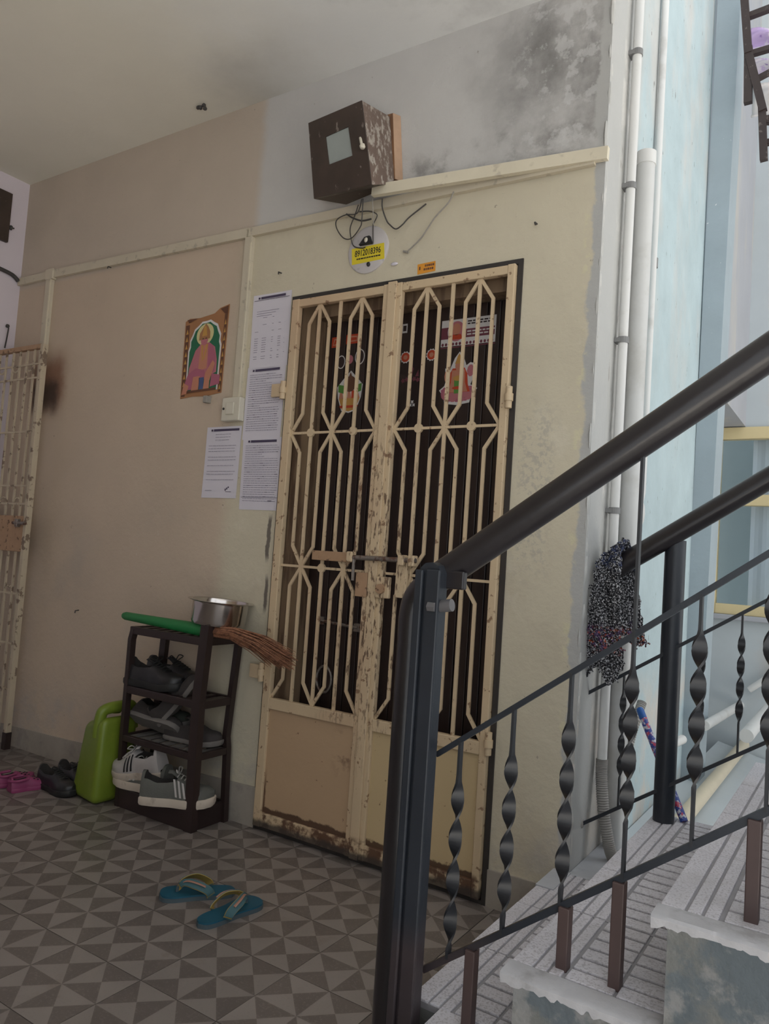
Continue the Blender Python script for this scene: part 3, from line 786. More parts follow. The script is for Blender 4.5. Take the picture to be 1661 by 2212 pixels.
# ================================================================== ON THE WALL
# papers
def paper(x0, x1, z0, z1, label, seed, tilt=0.0, style=0):
    rnd = random.Random(seed)
    p = thing('notice_paper', (x0, -.001, z0), label, 'notice', 'printed notices on the wall')
    nx, nz = 4, 6; mb = MB(); vs = []; fs = []
    for j in range(nz + 1):
        for i in range(nx + 1):
            u, v = i / nx, j / nz
            yy = -.0018 - .0010 * sin(u * 5 + seed) * (.3 + v) - .0006 * sin(v * 7 + seed * 2)
            vs.append((x0 + (x1 - x0) * u + tilt * (v - .5), yy, z0 + (z1 - z0) * v))
    nn = len(vs); vs += [(a, -.0004, c) for a, bb, c in vs[:nn]]
    for j in range(nz):
        for i in range(nx):
            a = j * (nx + 1) + i
            fs.append((a, a + 1, a + nx + 2, a + nx + 1)); fs.append((nn + a, nn + a + nx + 1, nn + a + nx + 2, nn + a + 1))
    mb.add(vs, fs).build('sheet', m_paper, p, smooth=True)
    pr = MB(); W, H = x1 - x0, z1 - z0
    def q(u0, u1, v0, v1, mi):
        f = lambda u, v: (x0 + W * u + tilt * (v - .5), z0 + H * v)
        pr.poly([(f(u0, v0)[0], -.0038, f(u0, v0)[1]), (f(u1, v0)[0], -.0038, f(u1, v0)[1]), (f(u1, v1)[0], -.0038, f(u1, v1)[1]), (f(u0, v1)[0], -.0038, f(u0, v1)[1])], -.0002, (0, 1, 0), mi)
    q(.14, .19, .938, .966, 0); q(.21, .86 if style != 3 else .95, .936, .968, 0)
    q(.12 if style else .03, .96, .920, .926, 0) if style == 0 else None
    v = .895
    rows = 26 if style != 3 else 20
    for r in range(rows):
        v = .895 - r * (.80 / rows)
        if style == 0:
            if r in (1, 2, 3): continue
            if r > 6 and rnd.random() < .35: continue
            segs = [(.1, .2), (.3, .42), (.55, .62), (.72, .8), (.88, .92)] if r > 6 else [(.12, .5 + .3 * rnd.random())]
            for a, c in segs:
                if rnd.random() < .75: q(a, c * rnd.uniform(.95, 1.0), v - .006, v, 1)
        elif style == 3:
            if r in (3, 7, 10, 12, 15): continue
            a, c = (.28, .72) if r < 4 else (.10, .92)
            x = a
            while x < c - .05:
                wv = rnd.uniform(.03, .12); q(x, min(c, x + wv), v - .006, v, 1); x += wv + .012
            if r > 15: break
        else:
            c = .93 if rnd.random() < .8 else rnd.uniform(.4, .8)
            x = .08
            while x < c - .04:
                wv = rnd.uniform(.02, .10); q(x, min(c, x + wv), v - .006, v, 1 if rnd.random() < .9 else 0); x += wv + .01
    if style == 3:
        for a in range(3): q(.68 + a * .04, .71 + a * .04, .10 + .02 * a, .13 + .015 * a, 0)
        q(.7, .86, .085, .092, 0); q(.1, .3, .10, .106, 1)
    if style == 2: q(.04, .95, .17, .174, 0); q(.72, .82, .12, .135, 1)
    pr.build('print', [m_ink, m_inkpale], p)['kind'] = 'stuff'
    return p
paper(-.222, -.020, 1.792, 2.098, 'topmost white printed notice of the column beside the gate', 1, -.004, 0)
paper(-.226, -.024, 1.498, 1.796, 'middle white printed notice of the column, behind the gate hinge', 2, .003, 1)
paper(-.217, -.006, 1.213, 1.504, 'lowest white printed notice of the column beside the gate', 3, -.006, 2)
paper(-.434, -.236, 1.258, 1.557, 'white notice hanging alone below the switch box', 4, .003, 3)

# poster
po = thing('picture_poster', (-.49, -.001, 1.69), 'worn picture poster of a seated pink robed figure in a green arch', 'poster')
def PX(u, v):   # poster space 0..1 -> wall
    a = Vector((-.616, 1.690)).lerp(Vector((-.369, 1.696)), u); c = Vector((-.622, 2.060)).lerp(Vector((-.361, 2.083)), u)
    p = a.lerp(c, v); return (p.x, p.y)
mb = MB()
out = [(0, 0), (.3, .012), (.62, .0), (1, .02), (1.0, .5), (1.0, 1.0), (.80, .985), (.68, .94), (.35, .93), (.1, .955), (0, .93), (.0, .5)]
mb.poly([(PX(u, v)[0], -.003, PX(u, v)[1]) for u, v in out], .0025, (0, 1, 0)).build('sheet', P_or, po)
pr = MB()
def pf(pts, layer, mi): pr.poly([(PX(u, v)[0], -.0032 - layer * .0003, PX(u, v)[1]) for u, v in pts], -.0002, (0, 1, 0), mi)
PP = [P_gr, P_ye, P_sk, P_pk, P_mg, P_or, P_go, P_wh, P_bn, P_bl, P_dk]
arch = [(.15, .06), (.87, .06), (.87, .55)]
for k in range(13):
    a = pi * k / 12; rr = 1.0 + .05 * (k % 2)
    arch.append((.51 + .33 * rr * cos(a), .60 + .25 * rr * sin(a)))
arch.append((.15, .55))
arch2 = [(.51 + (u - .51) * 1.09, .02 + (v - .02) * 1.03) for u, v in arch]
pf(arch2, 0, 7); pf(arch, 1, 0)
pf([(.02, .02), (.11, .02), (.11, .88), (.02, .88)], 0, 8); pf([(.92, .03), (.985, .03), (.985, .9), (.92, .9)], 0, 8)
for k in range(9): pf([(.035, .05 + k * .09), (.095, .05 + k * .09), (.065, .11 + k * .09)], 1, 6); pf([(.93, .06 + k * .09), (.975, .06 + k * .09), (.952, .12 + k * .09)], 1, 6)
pf(circ(.50, .72, .20, .125, 24), 2, 1)
pf([(.18, .36), (.30, .55), (.42, .615), (.62, .615), (.76, .55), (.83, .40), (.84, .26), (.60, .22), (.36, .22), (.16, .26)], 3, 3)
pf([(.60, .61), (.72, .57), (.80, .44), (.80, .27), (.66, .24), (.62, .42)], 4, 4)
pf([(.42, .60), (.60, .60), (.60, .32), (.40, .30)], 4, 2)
pf([(.16, .28), (.34, .34), (.56, .30), (.60, .22), (.40, .10), (.18, .09), (.10, .18)], 5, 4)
pf([(.30, .24), (.46, .24), (.44, .07), (.26, .06)], 6, 2); pf([(.58, .26), (.74, .40), (.80, .36), (.70, .17), (.70, .08), (.56, .075)], 6, 2)
pf([(.44, .22), (.56, .22), (.56, .08), (.46, .07)], 6, 9)
pf([(.72, .10), (.94, .12), (.94, .22), (.74, .25)], 6, 4); pf([(.03, .04), (.16, .05), (.20, .14), (.08, .18)], 6, 2)
pf(circ(.50, .655, .085, .062, 18), 6, 3); pf([(.37, .66), (.63, .66), (.62, .74), (.57, .80), (.51, .845), (.45, .80), (.38, .74)], 7, 5)
pf([(.44, .70), (.56, .70), (.53, .80), (.50, .82), (.47, .80)], 8, 6)
pf([(.45, .665), (.49, .665), (.49, .675), (.45, .675)], 8, 10); pf([(.52, .665), (.56, .665), (.56, .675), (.52, .675)], 8, 10); pf([(.475, .628), (.535, .628), (.51, .62)], 8, 4)
pf([(.44, .60), (.47, .60), (.50, .42), (.48, .41)], 7, 6); pf([(.56, .60), (.59, .60), (.53, .42), (.51, .43)], 7, 6)
pf([(.16, .055), (.87, .06), (.87, .085), (.16, .08)], 8, 8)
pf([(.82, .97), (.99, .985), (.99, .90), (.93, .90)], 7, 8); pf([(.05, .945), (.30, .93), (.10, .90)], 7, 8)
pr.build('print', PP, po)
tag(MB().cbox((-.448, -.028, 1.66), (-.425, 0, 1.690), .003).build('wall_hook', m_wirepale, org=(-.436, 0, 1.66)), 'small metal wall hook under the picture poster', 'hook')

# cable casings
t = thing('cable_casing', (-1.95, 0, 2.37), 'long horizontal cream cable casing crossing the wall above the door', 'cable casing')
def casing(p, q, h, name, m=m_trunk_dim):
    a, c = Vector(p), Vector(q); up = Vector((0, 0, 1)) if abs((c - a).x) > abs((c - a).z) else Vector((1, 0, 0))
    return MB().bar([a, c], h, .018, (0, 1, 0)).build(name, m, t)
casing((-1.95, -.0095, 2.402), (-1.69, -.0095, 2.400), .038, 'casing_length'); casing((-1.625, -.0095, 2.400), (-.28, -.0095, 2.372), .040, 'casing_length')
casing((-.27, -.0095, 2.372), (1.19, -.0095, 2.345), .036, 'casing_length')
MB().cbox((-1.69, -.026, 2.372), (-1.625, 0, 2.428), .003).build('junction', m_trunk_dim, t)
t = thing('cable_casing', (1.21, 0, 2.34), 'bright cream casing strip lifted off the wall right of the meter box', 'cable casing')
a, c = at(806, 413, y=-.075), at(1314, 331, y=-.012)
MB().bar([a, c], .040, .020, (0, 1, 0)).build('casing_length', m_trunk, t)
t = thing('cable_casing', (-.262, 0, 1.67), 'vertical cream cable casing dropping to the white switch box', 'cable casing')
MB().bar([(-.264, -.0095, 1.672), (-.266, -.0095, 2.352)], .038, .019, (0, 1, 0)).build('casing_length', m_trunk_dim, t)
MB().bar([(-.247, -.020, 1.672), (-.249, -.020, 2.352)], .006, .004, (0, 1, 0)).build('lit_edge_strip', m_trunk, t)  # brighter strip added for light on the casing's right edge
t = thing('cable_casing', (-1.655, 0, 0.3), 'vertical pale cable casing behind the folded gate at far left', 'cable casing')
MB().bar([(-1.665, -.010, .3), (-1.665, -.010, 2.372)], .045, .020, (0, 1, 0)).build('casing_length', m_trunk_dim, t)
MB().bar([(-1.645, -.022, .3), (-1.645, -.022, 2.372)], .008, .005, (0, 1, 0)).build('lit_edge_strip', m_trunk, t)  # added pale strip imitating the casing's lit side face
sw = thing('switch_box', (-.28, 0, 1.575), 'yellowed white switch box under the vertical casing', 'switch')
MB().cbox((-.328, -.032, 1.575), (-.228, 0, 1.672), .004).build('body', m_whiteplastic, sw)
MB().cbox((-.300, -.038, 1.600), (-.256, -.032, 1.650), .003).build('rocker', m_whiteplastic, sw)
MB().lathe([(0, -.003), (.005, -.003), (.005, 0), (0, 0)], (-.315, -.032, 1.625), 10, axis='y').build('screw', m_wire, sw)

# meter box on its plank
pk = thing('mounting_plank', (.41, 0, 2.44), 'brown wooden plank on the wall behind the meter box', 'plank')
MB().hexa([(.10, -.030, 2.44), (.455, -.030, 2.435), (.470, -.001, 2.435), (.10, -.001, 2.44), (.08, -.030, 2.70), (.425, -.030, 2.692), (.440, -.001, 2.692), (.08, -.001, 2.70)]).build('board', m_plank, pk)
MB().hexa([(.4555, -.0302, 2.435), (.4562, -.0300, 2.435), (.4712, -.001, 2.435), (.4705, -.001, 2.435), (.4255, -.0302, 2.692), (.4262, -.0300, 2.692), (.4412, -.001, 2.692), (.4405, -.001, 2.692)]).build('pale_edge', m_plankedge, pk)
mbx = thing('meter_box', at(742, 430, y=-.14), 'rusty dark brown metal meter box with a small glass window', 'meter box')
fTL, fTR, fBR, fBL = at(668, 267, y=-.205), at(783, 218, y=-.200), at(804, 399, y=-.150), at(680, 430, y=-.155)
bTR, bBR = at(842, 252, y=-.036), at(852, 398, y=-.034)
bTL, bBL = bTR + (fTL - fTR) * .98, bBR + (fBL - fBR) * .98
bTL.y = -.034; bBL = at(748, 442, y=-.034)
MB().add([fTL, fTR, fBR, fBL, bTL, bTR, bBR, bBL], [(5, 4, 7, 6), (0, 4, 5, 1), (3, 2, 6, 7), (0, 3, 7, 4)], 0).build('case', m_boxmetal, mbx)
MB().add([fTR, fBR, bBR, bTR], [(0, 1, 2, 3)]).build('side_sheet', m_boxside_lit, mbx)
fn = (fTR - fTL).cross(fBL - fTL).normalized()
if fn.y > 0: fn = -fn
def FQ(u, v): return fTL.lerp(fTR, u).lerp(fBL.lerp(fBR, u), v)
dr = MB()
hole = [(.30, .26), (.72, .24), (.74, .60), (.32, .62)]
outer = [(0, 0), (1, 0), (1, 1), (0, 1)]
vs = [FQ(u, v) for u, v in outer] + [FQ(u, v) for u, v in hole] + [FQ(u, v) + fn * .006 for u, v in outer] + [FQ(u, v) + fn * .006 for u, v in hole]
fs = []
for k in range(4):
    l = (k + 1) % 4
    fs += [(8 + k, 8 + l, 12 + l, 12 + k), (l, k, 8 + k, 8 + l)[::-1], (12 + k, 12 + l, 4 + l, 4 + k), (k, l, 4 + l, 4 + k)]
d_ = dr.add(vs, fs).build('door', m_boxmetal, mbx)
MB().add([FQ(u, v) + fn * .002 for u, v in hole], [(0, 1, 2, 3)]).build('window_glass', m_boxglass, d_, fix=False)
h0 = FQ(.94, .50) + fn * .008
MB().tube([h0 + Vector((-.012, 0, .022)), h0 + fn * .010, h0 + Vector((.004, -.004, -.022))], .005, 8).ball(h0 + fn * .006 + Vector((.004, 0, -.014)), .011, 8).build('latch', m_whiteplastic, d_, smooth=True)

# wires under the box
def spline(pts, n=8):
    P = [Vector(p) for p in pts]; out = []
    for i in range(len(P) - 1):
        p0, p1, p2, p3 = P[max(0, i - 1)], P[i], P[i + 1], P[min(len(P) - 1, i + 2)]
        for k in range(n):
            t_ = k / n
            out.append(.5 * ((2 * p1) + (-p0 + p2) * t_ + (2 * p0 - 5 * p1 + 4 * p2 - p3) * t_ ** 2 + (-p0 + 3 * p1 - 3 * p2 + p3) * t_ ** 3))
    out.append(P[-1]); return out
def wire(px, label, r=.0022, m=m_wire, group='loose wires under the meter box'):
    pts = spline([at(u, v, y=y) for u, v, y in px])
    o = MB().tube(pts, r, 6).build('loose_wire', m, org=pts[-1], smooth=True)
    return tag(o, label, 'wire', group)
C6 = lambda x, y: (640 + x * .25286, 200 + y * .25286)
def wp(lst, y0=-.03): return [(*C6(x, y), y0 if len(q) == 0 else q[0]) for x, y, *q in lst]
wire(wp([(570, 905, -.07), (560, 1080, -.05), (545, 1150, -.03), (470, 1245, -.02), (400, 1240, -.02), (345, 1160, -.02), (345, 1090, -.02), (420, 1045, -.03), (520, 1030, -.05), (560, 910, -.07)]), 'thin wire looping widest to the left under the meter box')
wire(wp([(640, 1080, -.03), (560, 1095, -.03), (480, 1070, -.03), (430, 1038, -.02)]), 'short curved black wire end across the loops below the box', .0032)
wire(wp([(530, 960, -.06), (500, 1050, -.04), (462, 1150, -.02), (465, 1230, -.02), (490, 1310, -.012), (560, 1328, -.012), (590, 1320, -.012)]), 'wire curling down to the left edge of the yellow sticker')
wire(wp([(540, 1018, -.04), (630, 1015, -.04), (690, 1045, -.03), (665, 1110, -.02), (655, 1140, -.02), (655, 1290, -.012)]), 'wire bending right and falling straight into the round disc')
wire(wp([(650, 905, -.06), (655, 1000, -.05), (660, 1130, -.03)]), 'thin straight pale wire dropping from the meter box corner', .0018, m_wirepale)
wire(wp([(735, 905, -.05), (735, 985, -.04), (770, 1090, -.02), (800, 1130, -.02), (850, 1165, -.02), (905, 1130, -.02), (960, 1070, -.015), (1060, 990, -.012), (1110, 950, -.008)]), 'brown wire sagging in a U right of the round disc', .0025)
wire(wp([(1345, 845, -.022), (1300, 940, -.02), (1190, 1060, -.018), (1110, 1180, -.015), (1060, 1250, -.012), (990, 1320, -.01), (940, 1362, -.008)]), 'long diagonal grey wire ending at a nail above the door', .0026, m_wirepale)
a = at(*C6(938, 1360), y=-.006)
tag(MB().tube([a + Vector((-.012, 0, .004)), a + Vector((.010, 0, -.004))], .004, 6).ball(a, .005).build('wire_clip', m_wirepale, org=a), 'small grey clip at the end of the diagonal wire', 'clip')

# round disc with stickers
dk = thing('round_plate', (.340, 0, 2.108), 'round whitish plate with a yellow phone number sticker above the door', 'plate')
MB().lathe([(0, -.008), (.085, -.008), (.090, -.005), (.090, 0), (0, 0)], (.339, 0, 2.200), 40, axis='y').build('disc', m_disc, dk, smooth=True)
yk = MB().hexa([(.272, -.0085, 2.150), (.418, -.0085, 2.152), (.418, -.008, 2.152), (.272, -.008, 2.150), (.266, -.0085, 2.213), (.412, -.0085, 2.213), (.412, -.008, 2.213), (.266, -.008, 2.213)]).build('yellow_label', m_yellow, dk)
def text(body, size, loc, mat, parent, name='lettering', rotz=0.0, sx=1.0, bold=0.0):
    cu = bpy.data.curves.new(name, 'FONT'); cu.body = body; cu.size = size; cu.align_x = 'CENTER'; cu.extrude = .0002; cu.resolution_u = 3; cu.offset = bold
    ob = bpy.data.objects.new(name + '_src', cu); col.objects.link(ob)
    dg = bpy.context.evaluated_depsgraph_get()
    me = bpy.data.meshes.new_from_object(ob.evaluated_get(dg)); bpy.data.objects.remove(ob)
    me.name = name
    Mx = Matrix.Translation(Vector(loc) - ORG[parent.name]) @ Matrix.Rotation(rotz, 4, 'Y') @ Matrix.Rotation(pi / 2, 4, 'X') @ Matrix.Diagonal((sx, 1, 1, 1))
    me.transform(Mx); me.materials.clear(); me.materials.append(mat)
    o = bpy.data.objects.new(name, me); col.objects.link(o); o.parent = parent; ORG[o.name] = ORG[parent.name]
    return o
text('8912018396', .0335, (.341, -.0088, 2.179), m_black, yk, 'number', sx=.70, bold=.0004)
ln = MB(); x = .292
while x < .400:
    wv = random.uniform(.005, .011); ln.box((x, -.0090, 2.166), (x + wv, -.0086, 2.171)); x += wv + .002
ln.build('small_print', m_black, yk)['kind'] = 'stuff'
MB().ball((.350, -.012, 2.140), (.008, .006, .009), 10).build('screw_hole', m_black, dk, smooth=True)
MB().hexa([(.305, -.020, 2.218), (.362, -.020, 2.216), (.362, -.008, 2.216), (.305, -.008, 2.218), (.328, -.020, 2.245), (.350, -.020, 2.247), (.350, -.008, 2.247), (.328, -.008, 2.245)]).build('terminal_block', m_black, dk)
MB().ball((.337, -.020, 2.232), (.008, .004, .010), 10).build('terminal_cap', m_whiteplastic, dk, smooth=True)
ok = thing('orange_label', (.596, -.0005, 2.074), 'small orange warning sticker just above the gate', 'sticker')
MB().hexa([(.560, -.001, 2.073), (.633, -.001, 2.076), (.633, -.0003, 2.076), (.560, -.0003, 2.073), (.558, -.001, 2.110), (.631, -.001, 2.112), (.631, -.0003, 2.112), (.558, -.0003, 2.110)]).build('backing', m_orange, ok)
pr = MB()
for r in range(2):
    x = .585 + .004 * r
    while x < .624:
        wv = random.uniform(.004, .008); pr.box((x, -.0014, 2.084 + r * .013), (x + wv, -.0011, 2.092 + r * .013)); x += wv + .002
pr.box((.566, -.0014, 2.088), (.571, -.0011, 2.10)); pr.build('print', P_bn, ok)['kind'] = 'stuff'
a = at(853, 571, y=0); tag(MB().ball((a.x, -.004, a.z), (.016, .005, .006), 10).build('plaster_lump', m_paper, org=a, smooth=True), 'small white lump stuck left of the orange sticker', 'lump')
for k, (u, v, l) in enumerate(((608, 590, 'rusty screw hook on the wall above the notices'), (1160, 484, 'bent nail high on the wall right of the door'), (240, 578, 'frayed nail under the casing at upper left'), (170, 1318, 'bent nail low on the wall above the jerrycan'))):
    a = at(u, v, y=0)
    tag(MB().tube([(a.x, 0, a.z), (a.x, -.018, a.z - .002), (a.x + .004, -.022, a.z - .012)], .0028, 6).build('wall_nail', m_wire, org=a), l, 'nail', 'nails in the door wall')
a = at(474, 242, y=0)
pts = spline([(a.x - .03, -.10, ZC - .001), (a.x - .015, -.10, ZC - .012), (a.x + .012, -.10, ZC - .006), (a.x + .02, -.10, ZC - .03)], 4)
tag(MB().tube(pts, [.004 + .003 * (k % 3) for k in range(len(pts))], 6).build('cobweb_wisp', m_wire, org=(a.x, -.1, ZC)), 'dark dusty wisp hanging where ceiling meets the wall', 'cobweb')

# left wall: dark box, cable, hook
bx = thing('dark_box', (XL, -.2, 2.58), 'dark brown meter box at the far left edge on the lilac wall', 'meter box')
MB().cbox((XL, -.42, 2.585), (XL + .022, -.100, 2.85), .003).build('case', m_boxmetal, bx)
MB().ball((XL + .012, -.088, 2.672), (.010, .010, .014), 8).tube([(XL + .005, -.098, 2.672), (XL + .012, -.07, 2.675)], .004, 6).build('latch', m_wire, bx, smooth=True)
pts = spline([(XL + .012, -.30, 2.44), (XL + .012, -.16, 2.438), (XL + .012, -.06, 2.428), (XL + .012, -.02, 2.405)])
tag(MB().tube(pts, .011, 8).build('wall_cable', m_wire, org=(XL + .01, -.02, 2.40), smooth=True), 'thick grey cable running along the lilac wall into the casing', 'cable')
pts = spline([(XL + .005, -.055, 2.15), (XL + .025, -.055, 2.14), (XL + .02, -.055, 2.09), (XL + .008, -.055, 2.03)])
tag(MB().tube(pts, .004, 6).ball((XL + .015, -.055, 2.148), .011, 8).build('hanging_wire', m_wire, org=(XL, -.055, 2.1), smooth=True), 'short wire hanging from a hook on the lilac wall', 'wire')

# folded gate at the left
fg = thing('folded_gate', (-1.93, -.10, .03), 'narrow cream grille gate folded open against the wall at far left', 'gate')
YG = -.10; GX0, GX1 = -2.0 + .055, -1.502
m_gate2 = M('dull_cream_gate_paint', (.50, .42, .31), .1, 8, [((.12, .07, .05), dict(noise=(22, .56, .62), amt=.8))], rough=.6)
MB().cbox((GX1 - .025, YG - .014, .10), (GX1, YG + .014, 1.995), .002).build('stile', m_gate2, fg)
MB().cbox((GX1 - .028, YG - .016, .02), (GX1 + .002, YG + .016, .10), .002).build('stile_foot', m_rack, fg)
MB().cbox((GX0, YG - .012, 1.975), (GX1 - .025, YG + .012, 1.998), .002).build('top_rail', m_brownplate, fg)
gx = [GX1 - .025 - .062 * k for k in range(1, 7) if GX1 - .025 - .062 * k > GX0 + .01]
for k, x in enumerate(gx):
    MB().bar([(x, YG, .06), (x, YG, .97)], .012, .007).build('bar', m_gate2, fg)
    MB().bar([(x, YG, 1.135), (x, YG, 1.975)], .012, .007).build('bar', m_gate2, fg)
for z in (.30, .52, .76, 1.20, 1.29, 1.56, 1.83, 1.90):
    MB().bar([(GX0, YG - .003, z), (GX1 - .025, YG - .003, z)], .009, .006).build('cross_bar', m_gate2, fg)
for k in range(0, len(gx) - 1, 2):
    xa, xb = gx[k], gx[k + 1]
    for z, sg in ((1.90, -1), (1.20, 1), (.82, -1)):
        pts = [((xa + xb) / 2 + (xa - xb) / 2 * cos(t_ * pi / 8), YG, z + sg * .03 * sin(t_ * pi / 8)) for t_ in range(9)]
        MB().tube(pts, .0045, 6).build('scroll', m_gate2, fg, smooth=True)
MB().cbox((GX0, YG - .010, .965), (GX1 - .026, YG + .004, 1.14), .002).build('lock_plate', m_brownplate, fg)
lt = MB().tube([(GX1 - .10, YG - .022, 1.105), (GX1 + .005, YG - .022, 1.105)], .008, 8).build('latch_bolt', m_rustmetal, fg, smooth=True)
MB().cbox((GX1 - .075, YG - .03, 1.085), (GX1 - .055, YG - .008, 1.125), .003).build('latch_guide', m_rustmetal, lt)

# ================================================================== RAILINGS
def twist_bar(x, y, z0, z1, tw0, tw1, w=.023, d=.005, turns=2.0, ang0=pi / 2):
    n = 56; vs, fs = [], []
    for k in range(n + 1):
        z = z0 + (z1 - z0) * k / n
        f = min(1, max(0, (z - tw0) / (tw1 - tw0)))
        a = ang0 + f * turns * 2 * pi
        u = Vector((cos(a), sin(a), 0)); v = Vector((-sin(a), cos(a), 0))
        ww = w * (.55 + .45 * min(1, max(0, (z - tw0 + .02) / .05), ) * min(1, max(0, (tw1 + .02 - z) / .05))) if True else w
        for q, e in ((-1, -1), (1, -1), (1, 1), (-1, 1)):
            vs.append(Vector((x, y, z)) + u * (q * ww / 2) + v * (e * d / 2))
    for k in range(n):
        for j in range(4):
            a = k * 4 + j; c = k * 4 + (j + 1) % 4
            fs.append((a, c, c + 4, a + 4))
    fs += [(3, 2, 1, 0), tuple(n * 4 + j for j in range(4))]
    return MB().add(vs, fs)
YR = -.86
nr = thing('stair_railing', (1.17, YR, 0), 'near black stair railing with twisted bars and thick round handrail', 'railing')
def hz(x): return 1.030 + (x - 1.20) * .7005           # handrail axis
def mz(x): return .660 + (x - 1.205) * .748
def bz(x): return .240 + (x - 1.210) * .752
XE = 2.45
hr = spline([(1.138, YR, .88), (1.138, YR, .945), (1.150, YR, .985), (1.185, YR, 1.019), (1.22, YR, hz(1.22))], 5) + [(1.5, YR, hz(1.5)), (XE, YR, hz(XE))]
MB().tube(hr, .031, 24).build('handrail', m_rail, nr, smooth=True)
MB().tube([(1.138, YR, 0), (1.138, YR, .885)], .0312, 24).build('newel_pipe', m_rail, nr, smooth=True)
# channel newel with rounded top
ch = MB()
cxm, y0, y1 = 1.203, YR - .068, YR - .032
prof = [(cxm - .027, 0), (cxm + .024, 0), (cxm + .024, 1.035), (cxm + .017, 1.050), (cxm + .004, 1.056), (cxm - .012, 1.054), (cxm - .023, 1.044), (cxm - .027, 1.030)]
ch.poly([(x, y0 + .012, z) for x, z in prof], .030, (0, 1, 0))
newel = ch.build('newel_channel', m_post, nr)
MB().cbox((cxm - .030, y0 + .002, 0), (cxm - .012, y0 + .012, 1.040), .003).build('channel_flange', m_post, newel)
MB().cbox((cxm - .006, y0 + .004, 0), (cxm + .026, y0 + .012, 1.042), .003).build('channel_flange', m_post, newel)
MB().cbox((cxm + .020, YR - .03, 1.005), (cxm + .062, YR - .012, 1.042), .003).build('bracket', m_rail, nr)
MB().tube([(cxm + .012, YR - .045, .968), (cxm + .048, YR - .045, .974)], .0125, 16).build('bolt_sleeve', m_corrdark, nr, smooth=True)
MB().tube([(cxm + .004, YR - .062, .968), (cxm + .020, YR - .062, .968)], .010, 6).build('bolt_nut', m_corrdark, nr)
MB().bar([(1.215, YR, mz(1.215)), (XE, YR, mz(XE))], .0105, .012).build('middle_rail', m_post, nr)
MB().bar([(1.215, YR, bz(1.215)), (XE, YR, bz(XE))], .0125, .012).build('bottom_rail', m_post, nr)
for k in range(10):
    x = 1.267 + k * .1095
    tall = k in (3, 8)
    zt = hz(x) - .02 if tall else mz(x)
    L0, L1 = bz(x), mz(x)
    m0, m1 = (L0 + .035, L1 - .09) if k else (L0 + .02, L1 - .085)
    if k > 2: m0, m1 = L0 + .10, L1 - .065
    twist_bar(x, YR, L0, zt, m0, m1, w=.026, turns=2.0).build('twisted_bar', m_twist, nr, smooth=True)
for x in (1.318, 1.497, 1.591, 1.80, 2.05):
    zt = max(z for xx, z in NOS if xx <= x + .0)
    MB().cbox((x - .0105, YR - .012, zt - .004), (x + .0105, YR + .012, bz(x) - .004), .002).build('support_stub', m_brownpost, nr)

YF = .11
frl = thing('stair_railing', (1.455, YF, .345), 'far black stair railing fixed to the wall corner with a round post', 'railing')
def hz2(x): return 1.112 + (x - 1.337) * .672
def mz2(x): return .687 + (x - 1.224) * .677
def bz2(x): return .283 + (x - 1.217) * .686
MB().tube([(1.262, YF, hz2(1.262)), (XE, YF, hz2(XE))], .031, 24).build('handrail', m_rail, frl, smooth=True)
MB().tube([(1.452, YF + .02, .345), (1.452, YF + .02, hz2(1.452) - .02)], .030, 24).build('post', m_post, frl, smooth=True)
MB().bar([(1.214, YF, mz2(1.214)), (XE, YF, mz2(XE))], .010, .010).build('middle_rail', m_post, frl)
MB().bar([(1.214, YF, bz2(1.214)), (XE, YF, bz2(XE))], .010, .010).build('bottom_rail', m_post, frl)
for x in (1.325, 1.543, 1.645, 1.75, 1.85, 1.95):
    L0, L1 = bz2(x), mz2(x)
    twist_bar(x, YF, L0, L1, L0 + .09, L1 - .06, w=.020, turns=2.0).build('twisted_bar', m_twist, frl, smooth=True)
MB().ball((1.219, YF, bz2(1.219)), (.006, .018, .014), 10).build('wall_anchor', m_corr, frl, smooth=True)

# knitted mat over the far handrail end
def knit(org):
    n, mm = 46, 96; vs, fs = [], []
    rnd = random.Random(3)
    # one sheet draped over the rail: goes up the near side, over, down the far side
    for j in range(mm + 1):
        s_ = j / mm
        for i in range(n + 1):
            u = i / n
            zr = hz2(1.262 + .10 * u)
            if s_ < .66:
                f = s_ / .66; top = zr + .034
                botz = .735 + .03 * sin(u * 7) + .03 * u
                z = botz + (top - botz) * f
                wl = 1.222 + .020 * f ** 2 - .004 * sin(f * 3); wr = 1.330 - .022 * f
                x = wl + (wr - wl) * u; y = YF - .037 - .022 * sin(f * pi) + .008 * sin(u * 9 + f * 4)
            elif s_ < .74:
                f = (s_ - .66) / .08; a = pi * f
                x = 1.242 + .067 * u; z = zr + .034 + .004 * sin(a); y = YF - .037 * cos(a)
            else:
                f = (s_ - .74) / .26; top = zr + .034; botz = .86 + .02 * sin(u * 6)
                z = top + (botz - top) * f; x = 1.242 + (.067 + .055 * f) * u + .010 * f; y = YF + .037 + .012 * sin(f * pi)
            nz = .0045
            vs.append((x + rnd.uniform(-nz, nz) * .6, y + rnd.uniform(-nz, nz), z + rnd.uniform(-nz, nz) * .6))
    for j in range(mm):
        for i in range(n):
            a = j * (n + 1) + i
            fs.append((a, a + 1, a + n + 2, a + n + 1))
    mb = MB().add(vs, fs)
    # yarn tufts
    for k in range(900):
        a = vs[rnd.randrange(len(vs))]; sgn = -1 if a[1] < YF else 1
        d = Vector((rnd.uniform(-1, 1), sgn * rnd.uniform(.4, 1), rnd.uniform(-1, .6))).normalized() * rnd.uniform(.006, .013)
        p = Vector(a); mb.tube([p, p + d * .6, p + d + Vector((0, 0, -.003))], .0016, 4, False)
    return mb
kn = knit(None).build('knitted_mat', m_knit, org=(1.28, YF, .74), fix=False)
tag(kn, 'black and white knitted mat hung over the far handrail end', 'mat')
